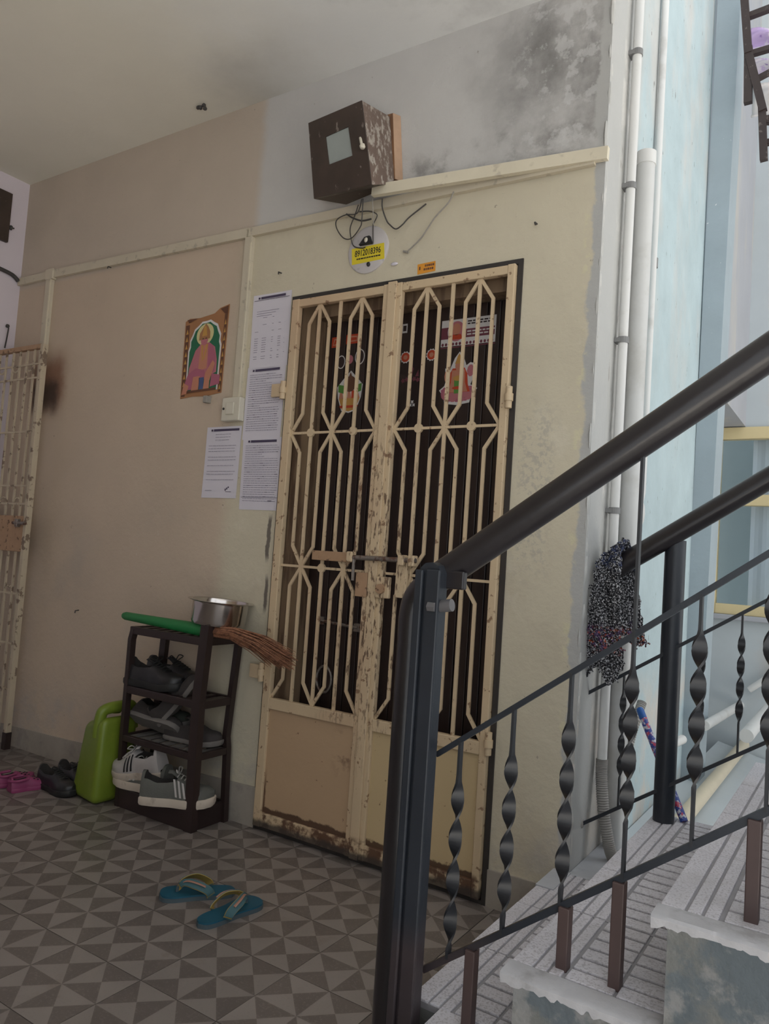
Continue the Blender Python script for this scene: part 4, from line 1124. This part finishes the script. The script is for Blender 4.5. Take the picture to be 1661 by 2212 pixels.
sol = kn.modifiers.new('thickness', 'SOLIDIFY'); sol.thickness = .004

# ================================================================== PIPES
t = thing('wall_pipe', (1.245, .20, .47), 'thin white conduit pipe nearest the wall corner', 'pipe', 'pipes up the courtyard corner')
MB().tube([(1.245, .196, .465), (1.245, .196, 4.9)], .0155, 16).build('pipe', m_pvc, t, smooth=True)
for z in (1.26, 1.82, 2.34, 2.80): 
    MB().tube([(1.245, .196, z - .010), (1.245, .196, z + .010)], .0185, 16).box((XR, .178, z - .007), (1.245, .214, z + .007)).build('clamp', m_clamp, t)
t = thing('wall_pipe', (1.262, .305, .173), 'fat greyish pipe standing open topped between the thin pipes', 'pipe', 'pipes up the courtyard corner')
MB().tube([(1.262, .305, .172), (1.262, .305, 2.49)], .031, 24).build('pipe', m_pvcgrey, t, smooth=True)
MB().tube([(1.262, .305, 2.46), (1.262, .305, 2.505)], .0335, 24).build('socket', m_pvc, t, smooth=True)
t = thing('wall_pipe', (1.238, .54, 1.3), 'thin white pipe right of the fat pipe with a plastered joint', 'pipe', 'pipes up the courtyard corner')
MB().tube([(1.238, .505, 1.05), (1.238, .515, 1.30), (1.238, .555, 1.36), (1.238, .565, 4.9)], .013, 14).build('pipe', m_pvc, t, smooth=True)
MB().ball((1.240, .52, 1.28), (.020, .035, .055), 12).build('joint_putty', m_pvc, t, smooth=True)
MB().tube([(1.238, .565, 2.20), (1.238, .565, 2.235)], .016, 14).build('clamp', m_clamp, t, smooth=True)
t = thing('wall_pipe', (1.235, .44, .2), 'slim cream pipe rising low behind the fat pipe', 'pipe', 'pipes up the courtyard corner')
MB().tube([(1.236, .42, .15), (1.236, .42, 1.12)], .013, 14).build('pipe', m_pvc, t, smooth=True)
def corrugated(pts, r, label):
    P = spline(pts, 14); n = len(P); P2, rs = [], []
    for k in range(n - 1):
        for q in range(3):
            P2.append(P[k].lerp(P[k + 1], q / 3)); rs.append(r * (1.0 if q == 0 else .86 if q == 1 else .97))
    o = MB().tube(P2, rs, 16).build('corrugated_hose', m_corr, org=P[-1], smooth=True)
    return tag(o, label, 'hose', 'grey corrugated hoses by the pipes')
corrugated([(1.245, .196, .47), (1.248, .192, .41), (1.262, .185, .31), (1.285, .18, .215), (1.30, .185, .175)], .019, 'grey corrugated hose curving out of the thin conduit onto the step')
corrugated([(1.262, .60, .60), (1.252, .52, .50), (1.246, .45, .40)], .017, 'short grey corrugated hose behind the patterned stick')
a, c = at(1381, 1530, y=.30), at(1478, 1775, y=.16)
d_ = (c - a)
st = thing('patterned_stick', c, 'blue flowered broom stick leaning behind the far railing post', 'stick')
MB().tube([a + d_ * .09, c], .0115, 14).build('sleeve', m_stick, st, smooth=True)
MB().tube([a, a + d_ * .02, a + d_ * .10], [.009, .012, .012], 14).build('cap', m_stickcap, st, smooth=True)
# courtyard pipes
def pipe(pts, r, label, m=m_pvc, grp='white drain pipes in the courtyard'):
    P = [Vector(p) for p in pts]
    return tag(MB().tube(P, r, 16).build('drain_pipe', m, org=P[0], smooth=True), label, 'pipe', grp)
pipe([(1.36, .75, .135), (1.36, 2.58, .135)], .030, 'cream drain pipe lying along the foot of the courtyard wall', m_cream_pipe)
pipe([at(1522, 1568, x=1.33), at(1600, 1522, x=1.33)], .022, 'white pipe stub on the courtyard wall under the window')
pipe([at(1452, 1607, x=1.245), at(1474, 1597, x=1.262)], .020, 'short white pipe stub behind the far railing post')
pipe([at(1612, 1590, x=1.50), at(1664, 1527, x=1.50)], .030, 'white drain pipe at the right edge beyond the far railing')
pipe([at(1618, 1490, y=2.56), at(1720, 1425, y=2.56)], .018, 'slim white pipe running up right under the window')
b = MB().box((1.19, .345, .0), (1.30, 1.5, .20))
o = struct(MB().poly([(1.224, .345, -.6), (1.56, .345, -.6), (1.56, .345, .05), (1.224, .345, .13)], 2.24, (0, 1, 0)).build('floor_ledge', m_farwall)); tag(o, 'whitish cement ledge beside the stair in the light well', 'ledge')

# grille with cloths at the upper right
gg = thing('window_grille', (1.52, 1.45, 2.9), 'dark brown cage grille at the upper right edge full of printed cloth', 'grille')
gb = Vector((0, 0, 0))
def gp(u, v, y=1.45): return at(u, v, y=y)
GY = [0]
def gbar(p, q, w=.030, name='bar'):
    GY[0] += 1; dy = Vector((0, .004 * GY[0], 0))
    MB().bar([p + dy, q + dy], w, .03, (0, 1, 0)).build(name, m_grille, gg)
gbar(gp(1606, -30), gp(1616, 115), .034); gbar(gp(1616, 110), gp(1648, 238), .034); gbar(gp(1616, 100), gp(1615, 220), .035, 'hanging_bar'); gbar(gp(1645, 228), gp(1649, 343), .032, 'hanging_bar')
gbar(gp(1605, 34), gp(1760, -25), .024, 'rail'); gbar(gp(1615, 112), gp(1770, 66), .022, 'rail'); gbar(gp(1618, 172), gp(1780, 85), .018, 'rail'); gbar(gp(1650, 252), gp(1800, 250), .034, 'rail'); gbar(gp(1652, 300), gp(1800, 280), .022, 'rail')
def cloth(u0, v0, u1, v1, y, m, label):
    a, c = at(u0, v1, y=y), at(u1, v0, y=y); n = 14; vs, fs = [], []
    for j in range(n + 1):
        for i in range(n + 1):
            u, v = i / n, j / n
            vs.append((a.x + (c.x - a.x) * u, y + .02 * sin(u * 6 + v * 4) + .012 * sin(v * 9), a.z + (c.z - a.z) * v + .01 * sin(u * 8)))
    for j in range(n):
        for i in range(n):
            k = j * (n + 1) + i; fs.append((k, k + 1, k + n + 2, k + n + 1))
    o = MB().add(vs, fs).build('printed_cloth', m, org=((a.x + c.x) / 2, y, a.z), smooth=True, fix=False)
    o.modifiers.new('thickness', 'SOLIDIFY').thickness = .01
    return tag(o, label, 'cloth', 'cloths in the upper right grille')
cloth(1608, 36, 1740, 108, 1.52, m_purple, 'lilac and white printed cloth in the upper part of the grille')
cloth(1616, 106, 1740, 165, 1.53, m_purple, 'plain lilac cloth in the middle of the grille')
cloth(1622, 158, 1760, 250, 1.54, m_whitecloth, 'white and red printed cloth low in the grille')

# ================================================================== SHOE RACK AND FLOOR THINGS
rk = thing('shoe_rack', (-.35, -.10, 0), 'dark maroon plastic shoe rack of four tiers beside the door', 'shoe rack')
RX0, RX1, RY0, RY1 = -.565, -.135, -.205, -.022
def post(pts, w, d): return MB().bar(pts, w, d, (0, 1, 0)).build('post', m_rack, rk)
post([(RX1 - .012, RY0 + .012, 0), (RX1 - .018, RY0 + .012, .27), (RX1 - .022, RY0 + .012, .48), (RX1 - .006, RY0 + .012, .762)], .042, .030)
post([(RX0 + .010, RY0 + .012, 0), (RX0 + .004, RY0 + .012, .28), (RX0 + .004, RY0 + .012, .66), (RX0 + .016, RY0 + .012, .705)], .020, .026)
post([(RX0 + .016, RY1 - .012, 0), (RX0 + .010, RY1 - .012, .48), (RX0 + .022, RY1 - .012, .72)], .034, .022)
post([(RX1 + .004, RY1 - .012, 0), (RX1 - .010, RY1 - .012, .28), (RX1 - .018, RY1 - .012, .32), (RX1 - .008, RY1 - .012, .47), (RX1 + .008, RY1 - .012, .69)], .022, .024)
def tier(z, h=.026, x0=RX0, x1=RX1, plate=None, slat=True):
    tr = MB().cbox((x0, RY0, z - h), (x1, RY0 + .018, z), .003).cbox((x0, RY1 - .018, z - h), (x1, RY1, z), .003).cbox((x0, RY0 + .018, z - h), (x0 + .018, RY1 - .018, z), .003).cbox((x1 - .018, RY0 + .018, z - h), (x1, RY1 - .018, z), .003).build('tier', m_rack, rk)
    for k in range(7):
        x = x0 + .04 + k * (x1 - x0 - .08) / 6
        MB().box((x - .014, RY0 + .018, z - .012), (x + .014, RY1 - .018, z - .004)).build('slat', plate or m_rack, tr)
    return tr
tier(.075, .075); tier(.282, plate=m_rackgrey); tier(.476, .03); tier(.712, .03)

def shoe(name, L, W, H, label, group, m_up, m_so, sole=.022, collar=.07, lace=None, stripes=None, heel=0.0, low=False, strap=None, tongue=True, cat='shoe'):
    """local: heel at x=0, toe at x=L, rests on z=0"""
    g = thing(name, (0, 0, 0), label, cat, group, local=True)
    ns = 22; ring = 17
    def hw(t):   # half width of the outline
        k = [(0, .30), (.06, .36), (.2, .40), (.42, .38), (.62, .47), (.78, .50), (.9, .42), (.97, .26), (1, .10)]
        for a, c in zip(k, k[1:]):
            if a[0] <= t <= c[0]:
                f = (t - a[0]) / (c[0] - a[0]); f = f * f * (3 - 2 * f); return (a[1] + (c[1] - a[1]) * f) * W
        return .1 * W
    def top(t):
        k = [(0, 1.0), (.10, .98), (.22, .80), (.36, .84), (.46, .92), (.60, .74), (.75, .54), (.9, .44), (1, .26)]
        for a, c in zip(k, k[1:]):
            if a[0] <= t <= c[0]:
                f = (t - a[0]) / (c[0] - a[0]); return (a[1] + (c[1] - a[1]) * f) * H
        return .26 * H
    def rise(t): return .012 * max(0, t - .75) / .25 + (heel if t < .3 else 0) * 0
    def prof(t, a):
        w, h, z0 = hw(t), top(t), sole + rise(t)
        c, s_ = cos(a), max(0, sin(a))
        return Vector((t * L, w * (abs(c) ** .75) * (1 if c >= 0 else -1), z0 + h * s_ ** .85))
    vs, fs, ms = [], [], []
    for i in range(ns + 1):
        t = i / ns
        incol = .05 < t < .47
        for j in range(ring):
            a = pi * j / (ring - 1)
            p = prof(t, a)
            if incol:
                e = min(1, (t - .05) / .06, (.47 - t) / .05)
                if 4 <= j <= 12:
                    q = abs(j - 8) / 4
                    rim = prof(t, pi * 4 / (ring - 1))
                    zi = sole + .012 + (rim.z - sole - .012) * (q ** 3)
                    yi = (1 if j < 8 else -1) * rim.y * (q ** .8 if q else 0) * .96
                    p = p.lerp(Vector((t * L, yi, zi)), e)
            vs.append(p)
    for i in range(ns):
        t = (i + .5) / ns
        for j in range(ring - 1):
            a = i * ring + j
            fs.append((a, a + 1, a + ring + 1, a + ring))
            ms.append(1 if (.06 < t < .46 and 4 <= j <= 11) else 0)
    fs.append(tuple(range(ring))); ms.append(0)
    fs.append(tuple(ns * ring + j for j in range(ring - 1, -1, -1))); ms.append(0)
    mb = MB(); mb.v, mb.f, mb.m = vs, fs, ms
    up = mb.build('upper', [m_up, m_lining], g, smooth=True)
    # sole
    sv, sf = [], []; n = 40
    outl = []
    for k in range(n):
        f = k / n * 2
        t = f if f <= 1 else 2 - f
        t = .5 - .5 * cos(pi * t)
        outl.append((t * L * 1.03 - .012 * L, (hw(min(1, max(0, t))) * 1.06 + .002) * (1 if f <= 1 else -1), rise(t)))
    for lv, sc in ((0, .97), (.25, 1.0), (.85, 1.0), (1.0, .97)):
        for x, y, zz in outl: sv.append((L / 2 + (x - L / 2) * sc, y * sc, zz * (1 if lv > 0 else .7) + (sole + .003) * lv))
    for lv in range(3):
        for k in range(n):
            a = lv * n + k; c = lv * n + (k + 1) % n
            sf.append((a, c, c + n, a + n))
    sf += [tuple(range(n - 1, -1, -1)), tuple(3 * n + k for k in range(n))]
    MB().add(sv, sf).build('sole', m_so, g, smooth=True)
    if heel:
        hv = [(x, y) for x, y, zz in outl if x < .30 * L]
        hv.sort(key=lambda q: math.atan2(q[1], q[0] - .14 * L))
        MB().poly([(x, y, -heel) for x, y in hv], heel + .002, (0, 0, 1)).build('heel', m_so, g)
    if tongue:
        tv, tf = [], []
        for i in range(6):
            t = .40 + .05 * i
            for e in (-1, 0, 1): tv.append((t * L - .012, e * W * .17, sole + top(min(t, .9)) * (1.12 - .05 * i) + .004 - abs(e) * .006))
        for i in range(5):
            for e in range(2): k = i * 3 + e; tf.append((k, k + 1, k + 4, k + 3))
        o = MB().add(tv, tf).build('tongue', m_up, g, smooth=True, fix=False)
        o.modifiers.new('thickness', 'SOLIDIFY').thickness = .004
    if lace:
        lb = MB()
        for i in range(5):
            t = .49 + i * .05; z = sole + top(t) + .005
            lb.tube([(t * L, -W * .20, z - .008), (t * L + .004, 0, z), (t * L + .008, W * .20, z - .008)], .0028, 6)
        for sg in (-1, 1):
            z = sole + top(.49) + .006
            lb.tube(spline([(.49 * L, 0, z), (.47 * L, sg * .02, z + .018), (.50 * L, sg * .035, z + .012), (.50 * L, sg * .01, z)], 4), .0022, 5)
        lb.build('laces', lace, g, smooth=True)
    if stripes:
        sb = MB()
        for sgn in (0, 1):
            for k in range(3):
                pv = []
                for q in range(6):
                    a = .10 + q * .17
                    for dt in (0, .030):
                        t = .50 + k * .062 - q * .012 + dt
                        aa = a if sgn == 0 else pi - a
                        p = prof(t, aa); nrm = Vector((0, cos(aa), sin(aa) + .2)).normalized()
                        pv.append(p + nrm * .0022)
                sb.add(pv, [(2 * q, 2 * q + 1, 2 * q + 3, 2 * q + 2) for q in range(5)])
        sb.build('stripes', stripes, g, fix=False)
    if strap:
        sb = MB(); h_ = top(.1) + sole
        P = spline([(.42 * L, -W * .42, h_ * .85), (.15 * L, -W * .44, h_ * .80), (-.02 * L, 0, h_ * .75), (.15 * L, W * .44, h_ * .80), (.42 * L, W * .42, h_ * .85)], 6)
        sb.tube(P, .006, 8, flat=1.0).build('heel_strap', strap, g, smooth=True)
        hb = MB()
        for i in range(3):
            for e in (-1, 0, 1):
                t = .60 + i * .10; a = pi / 2 + e * .5
                p = prof(t, a); hb.ball(p + Vector((0, 0, .0005)), (.0048, .0048, .002), 8)
        hb.build('vent_holes', m_lining, g, smooth=True)
    return g
def place(g, loc, rz=0, rx=0, ry=0):
    g.rotation_euler = Euler((rx, ry, rz), 'XYZ'); g.location = loc; return g
def newcopy(g, label):
    c = copy_tree(g); c['label'] = label; return c
GB, GC, GN_, GS = 'black leather shoes on the rack', 'charcoal shoes on the rack', 'sneakers on the rack', 'black shoes on the floor'
# tier 3: black pair
s1 = shoe('leather_shoe', .285, .098, .085, 'black leather lace-up shoe at the front of the upper rack tier', GB, m_blackshoe, m_blacksole, .024, lace=m_blacksole)
place(s1, (-.588, -.165, .478), R(4))
s2 = newcopy(s1, 'black leather lace-up shoe behind its twin on the upper tier'); place(s2, (-.575, -.070, .478), R(2))
# tier 2
s3 = shoe('suede_shoe', .255, .095, .080, 'charcoal suede shoe turned on its side showing a grey sole edge', GC, m_charcoal, m_greysole, .014, tongue=True)
place(s3, (-.575, -.150, .335), R(2), R(-42), R(4))
s4 = newcopy(s3, 'charcoal suede shoe lying flat behind on the second tier'); place(s4, (-.40, -.105, .284), R(8))
s4b = newcopy(s3, 'charcoal suede shoe tipped up against the middle post'); place(s4b, (-.405, -.13, .335), R(10), R(12), R(-48))
s5 = shoe('canvas_shoe', .25, .092, .088, 'dark olive canvas shoe at the back left of the second tier', GC, m_olive, m_greysole, .020, tongue=False)
place(s5, (-.575, -.068, .30), R(0), R(5), R(-5))
# tier 1
s6 = shoe('white_sneaker', .265, .098, .095, 'dirty white sneaker with three black stripes on the lowest tier', GN_, m_whiteshoe, m_soiledsole, .026, lace=m_lace, stripes=m_black)
place(s6, (-.345, -.150, .150), R(184), R(-14), R(10))
s7 = shoe('grey_sneaker', .275, .100, .092, 'grey sneaker with white sole in front on the lowest tier', GN_, m_greyshoe, m_soiledsole, .028, lace=m_lace, stripes=m_whiteshoe)
place(s7, (-.345, -.262, .078), R(32), 0, R(0))
s8 = newcopy(s7, 'grey sneaker half hidden under the white striped sneaker'); place(s8, (-.330, -.150, .078), R(184))

# pot and broom on top
pt = thing('steel_pot', (-.170, -.112, .752), 'shiny steel cooking pot on top of the shoe rack', 'pot', local=True)
pt.rotation_euler = (R(-2), R(3), 0)
MB().lathe([(0, 0), (.086, 0), (.100, .006), (.106, .018), (.107, .086), (.109, .092), (.124, .095), (.125, .0965), (.108, .0960), (.1045, .088), (.1035, .02), (.096, .009), (0, .006)], (0, 0, 0), 56).build('pot_body', m_steel, pt, smooth=True)
MB().lathe([(.1065, .090), (.1255, .0945), (.1270, .0965), (.1255, .098), (.107, .0965)], (0, 0, 0), 56).build('rim', m_steel, pt, smooth=True)
ph = Vector((-.598, -.215, .752)); pe = Vector((-.150, -.168, .735))
br = thing('grass_broom', (-.35, -.19, .715), 'brown grass broom with a green plastic handle lying across the rack top', 'broom')
MB().tube([ph, ph.lerp(pe, .03), ph.lerp(pe, .5), pe], [.012, .0165, .0205, .0265], 16).build('handle', m_green, br, smooth=True)
MB().tube([ph + Vector((-.012, 0, .001)), ph], [.002, .007], 8).build('handle_tip', m_straw, br, smooth=True)
rnd = random.Random(11); bb = MB()
for k in range(260):
    a = rnd.uniform(0, 2 * pi); r0 = .017 * math.sqrt(rnd.random()); dy, dz = r0 * cos(a), r0 * sin(a)
    sp = rnd.uniform(1.3, 2.2); L = rnd.uniform(.28, .39)
    p0 = pe + Vector((-.01, dy, dz)); 
    p1 = pe + Vector((L * .33, dy * 1.4 + .012, dz * 1.35 + .002)); p2 = pe + Vector((L * .66, dy * sp + .022, dz * sp * .9 - .022)); p3 = pe + Vector((L, dy * sp * 1.2 + .03, dz * sp - .068 + rnd.uniform(-.006, .006)))
    bb.tube([p0, p1, p2, p3], [.0022, .0020, .0016, .0008], 4)
o = bb.build('bristles', m_straw, br, fix=False); o['kind'] = 'stuff'

# jerrycan
jc = thing('jerrycan', (-.70, -.17, 0), 'lime green plastic jerrycan standing left of the shoe rack', 'jerrycan')
bm = bmesh.new(); bmesh.ops.create_cube(bm, size=1)
for v in bm.verts:
    top_ = v.co.z > 0
    v.co = Vector((-.805 + (v.co.x + .5) * .205 + (.045 if top_ and v.co.x < 0 else 0), -.262 + (v.co.y + .5) * .19 + (.01 if top_ and v.co.y < 0 else 0) - (v.co.x) * .035, (.302 if v.co.x < 0 else .345) if top_ else .002))
bmesh.ops.bevel(bm, geom=list(bm.edges), offset=.030, segments=5, affect='EDGES', profile=.5)
bm.verts.index_update()
MB().add([v.co.copy() for v in bm.verts], [[v.index for v in f.verts] for f in bm.faces]).build('body', m_jerry, jc, smooth=True); bm.free()
hp = spline([(-.655, -.245, .26), (-.650, -.243, .335), (-.646, -.228, .366), (-.640, -.160, .374), (-.636, -.105, .366), (-.636, -.092, .28)], 6)
MB().tube(hp, .024, 14, flat=.9).build('handle', m_jerry, jc, smooth=True)
MB().lathe([(0, 0), (.022, 0), (.024, .003), (.024, .022), (.02, .026), (0, .026)], (-.735, -.105, .325), 20).build('cap', m_jerry, jc, smooth=True)

# black shoes on the floor, pink clogs, flip-flops
k1 = newcopy(s1, 'black shoe on the floor half hidden behind the jerrycan'); k1['group'] = GS; place(k1, (-.99, -.155, .001), R(-8))
k2 = newcopy(s1, 'black shoe on the floor in front of its twin by the jerrycan'); k2['group'] = GS; place(k2, (-.985, -.252, .001), R(-3))
k1.scale = k2.scale = (.82, .82, .82)
p1 = shoe('foam_clog', .150, .066, .046, 'small magenta foam clog at the left edge of the floor', 'magenta foam clogs', m_pink, m_pink, .014, strap=m_pink, tongue=False, cat='clog')
place(p1, (-1.075, -.395, 0), R(82))
p2 = newcopy(p1, 'small magenta foam clog nearer the jerrycan, right of its twin'); place(p2, (-.985, -.395, 0), R(80))

def flipflop(label):
    g = thing('flip_flop', (0, 0, 0), label, 'flip-flop', 'teal flip-flops on the floor', local=True)
    L = .225
    pts = []
    prof = [(0, 0), (.012, .022), (.04, .031), (.08, .032), (.115, .032), (.15, .037), (.185, .041), (.21, .034), (.222, .018), (.225, 0)]
    up = spline([(x, y, 0) for x, y in prof], 4); 
    outl = [(p.x, p.y) for p in up] + [(p.x, -p.y) for p in reversed(up[1:-1])]
    MB().poly([(x, y, 0) for x, y in outl], .012, (0, 0, 1)).build('sole', m_tealside, g)
    MB().poly([(.112 + (x - .112) * .985, y * .97, .012) for x, y in outl], .005, (0, 0, 1)).build('footbed', m_teal, g)
    # straps: ribbons from toe post to each side
    for sg in (-1, 1):
        P = spline([(.172, 0, .022), (.155, sg * .012, .046), (.120, sg * .032, .046), (.085, sg * .036, .030), (.075, sg * .034, .014)], 5)
        for nm, m_, off, wd in (('strap', m_tealstrap, .0022, .024), ('strap_lining', m_mustard, 0, .026)):
            vs, fs = [], []
            for i, p in enumerate(P):
                f = i / (len(P) - 1); w_ = wd * (.45 + .55 * min(1, f * 2.2))
                tn = (P[min(i + 1, len(P) - 1)] - P[max(0, i - 1)]).normalized()
                nrm = Vector((0, sg * .75, .66)); sd = tn.cross(nrm).normalized(); nn = sd.cross(tn).normalized()
                if nn.z < 0: nn = -nn
                for e in (-1, 1):
                    for q in (0, 1): vs.append(p + sd * (e * w_ / 2) + nn * (off + q * .002))
            for i in range(len(P) - 1):
                a = i * 4
                fs += [(a, a + 2, a + 6, a + 4), (a + 1, a + 5, a + 7, a + 3), (a, a + 4, a + 5, a + 1), (a + 2, a + 3, a + 7, a + 6)]
            fs += [(0, 1, 3, 2), (len(vs) - 4, len(vs) - 2, len(vs) - 1, len(vs) - 3)]
            so = MB().add(vs, fs).build(nm, m_, g, smooth=True)
            if nm == 'strap':
                tv = []
                MB().tube([p + Vector((-.004, sg * .004, .006)) for p in P[4:14]], .0045, 6, flat=.5).build('trim', m_salmon, so, smooth=True)
    MB().tube([(.174, 0, .016), (.172, 0, .032)], .005, 8).build('toe_post', m_tealside, g, smooth=True)
    return g
f1 = flipflop('teal flip-flop farther back, pointing left'); f2 = flipflop('teal flip-flop nearer, resting against the other one')
place(f1, (.335, -.455, .0), R(228))
place(f2, (.405, -.675, .0), R(84))
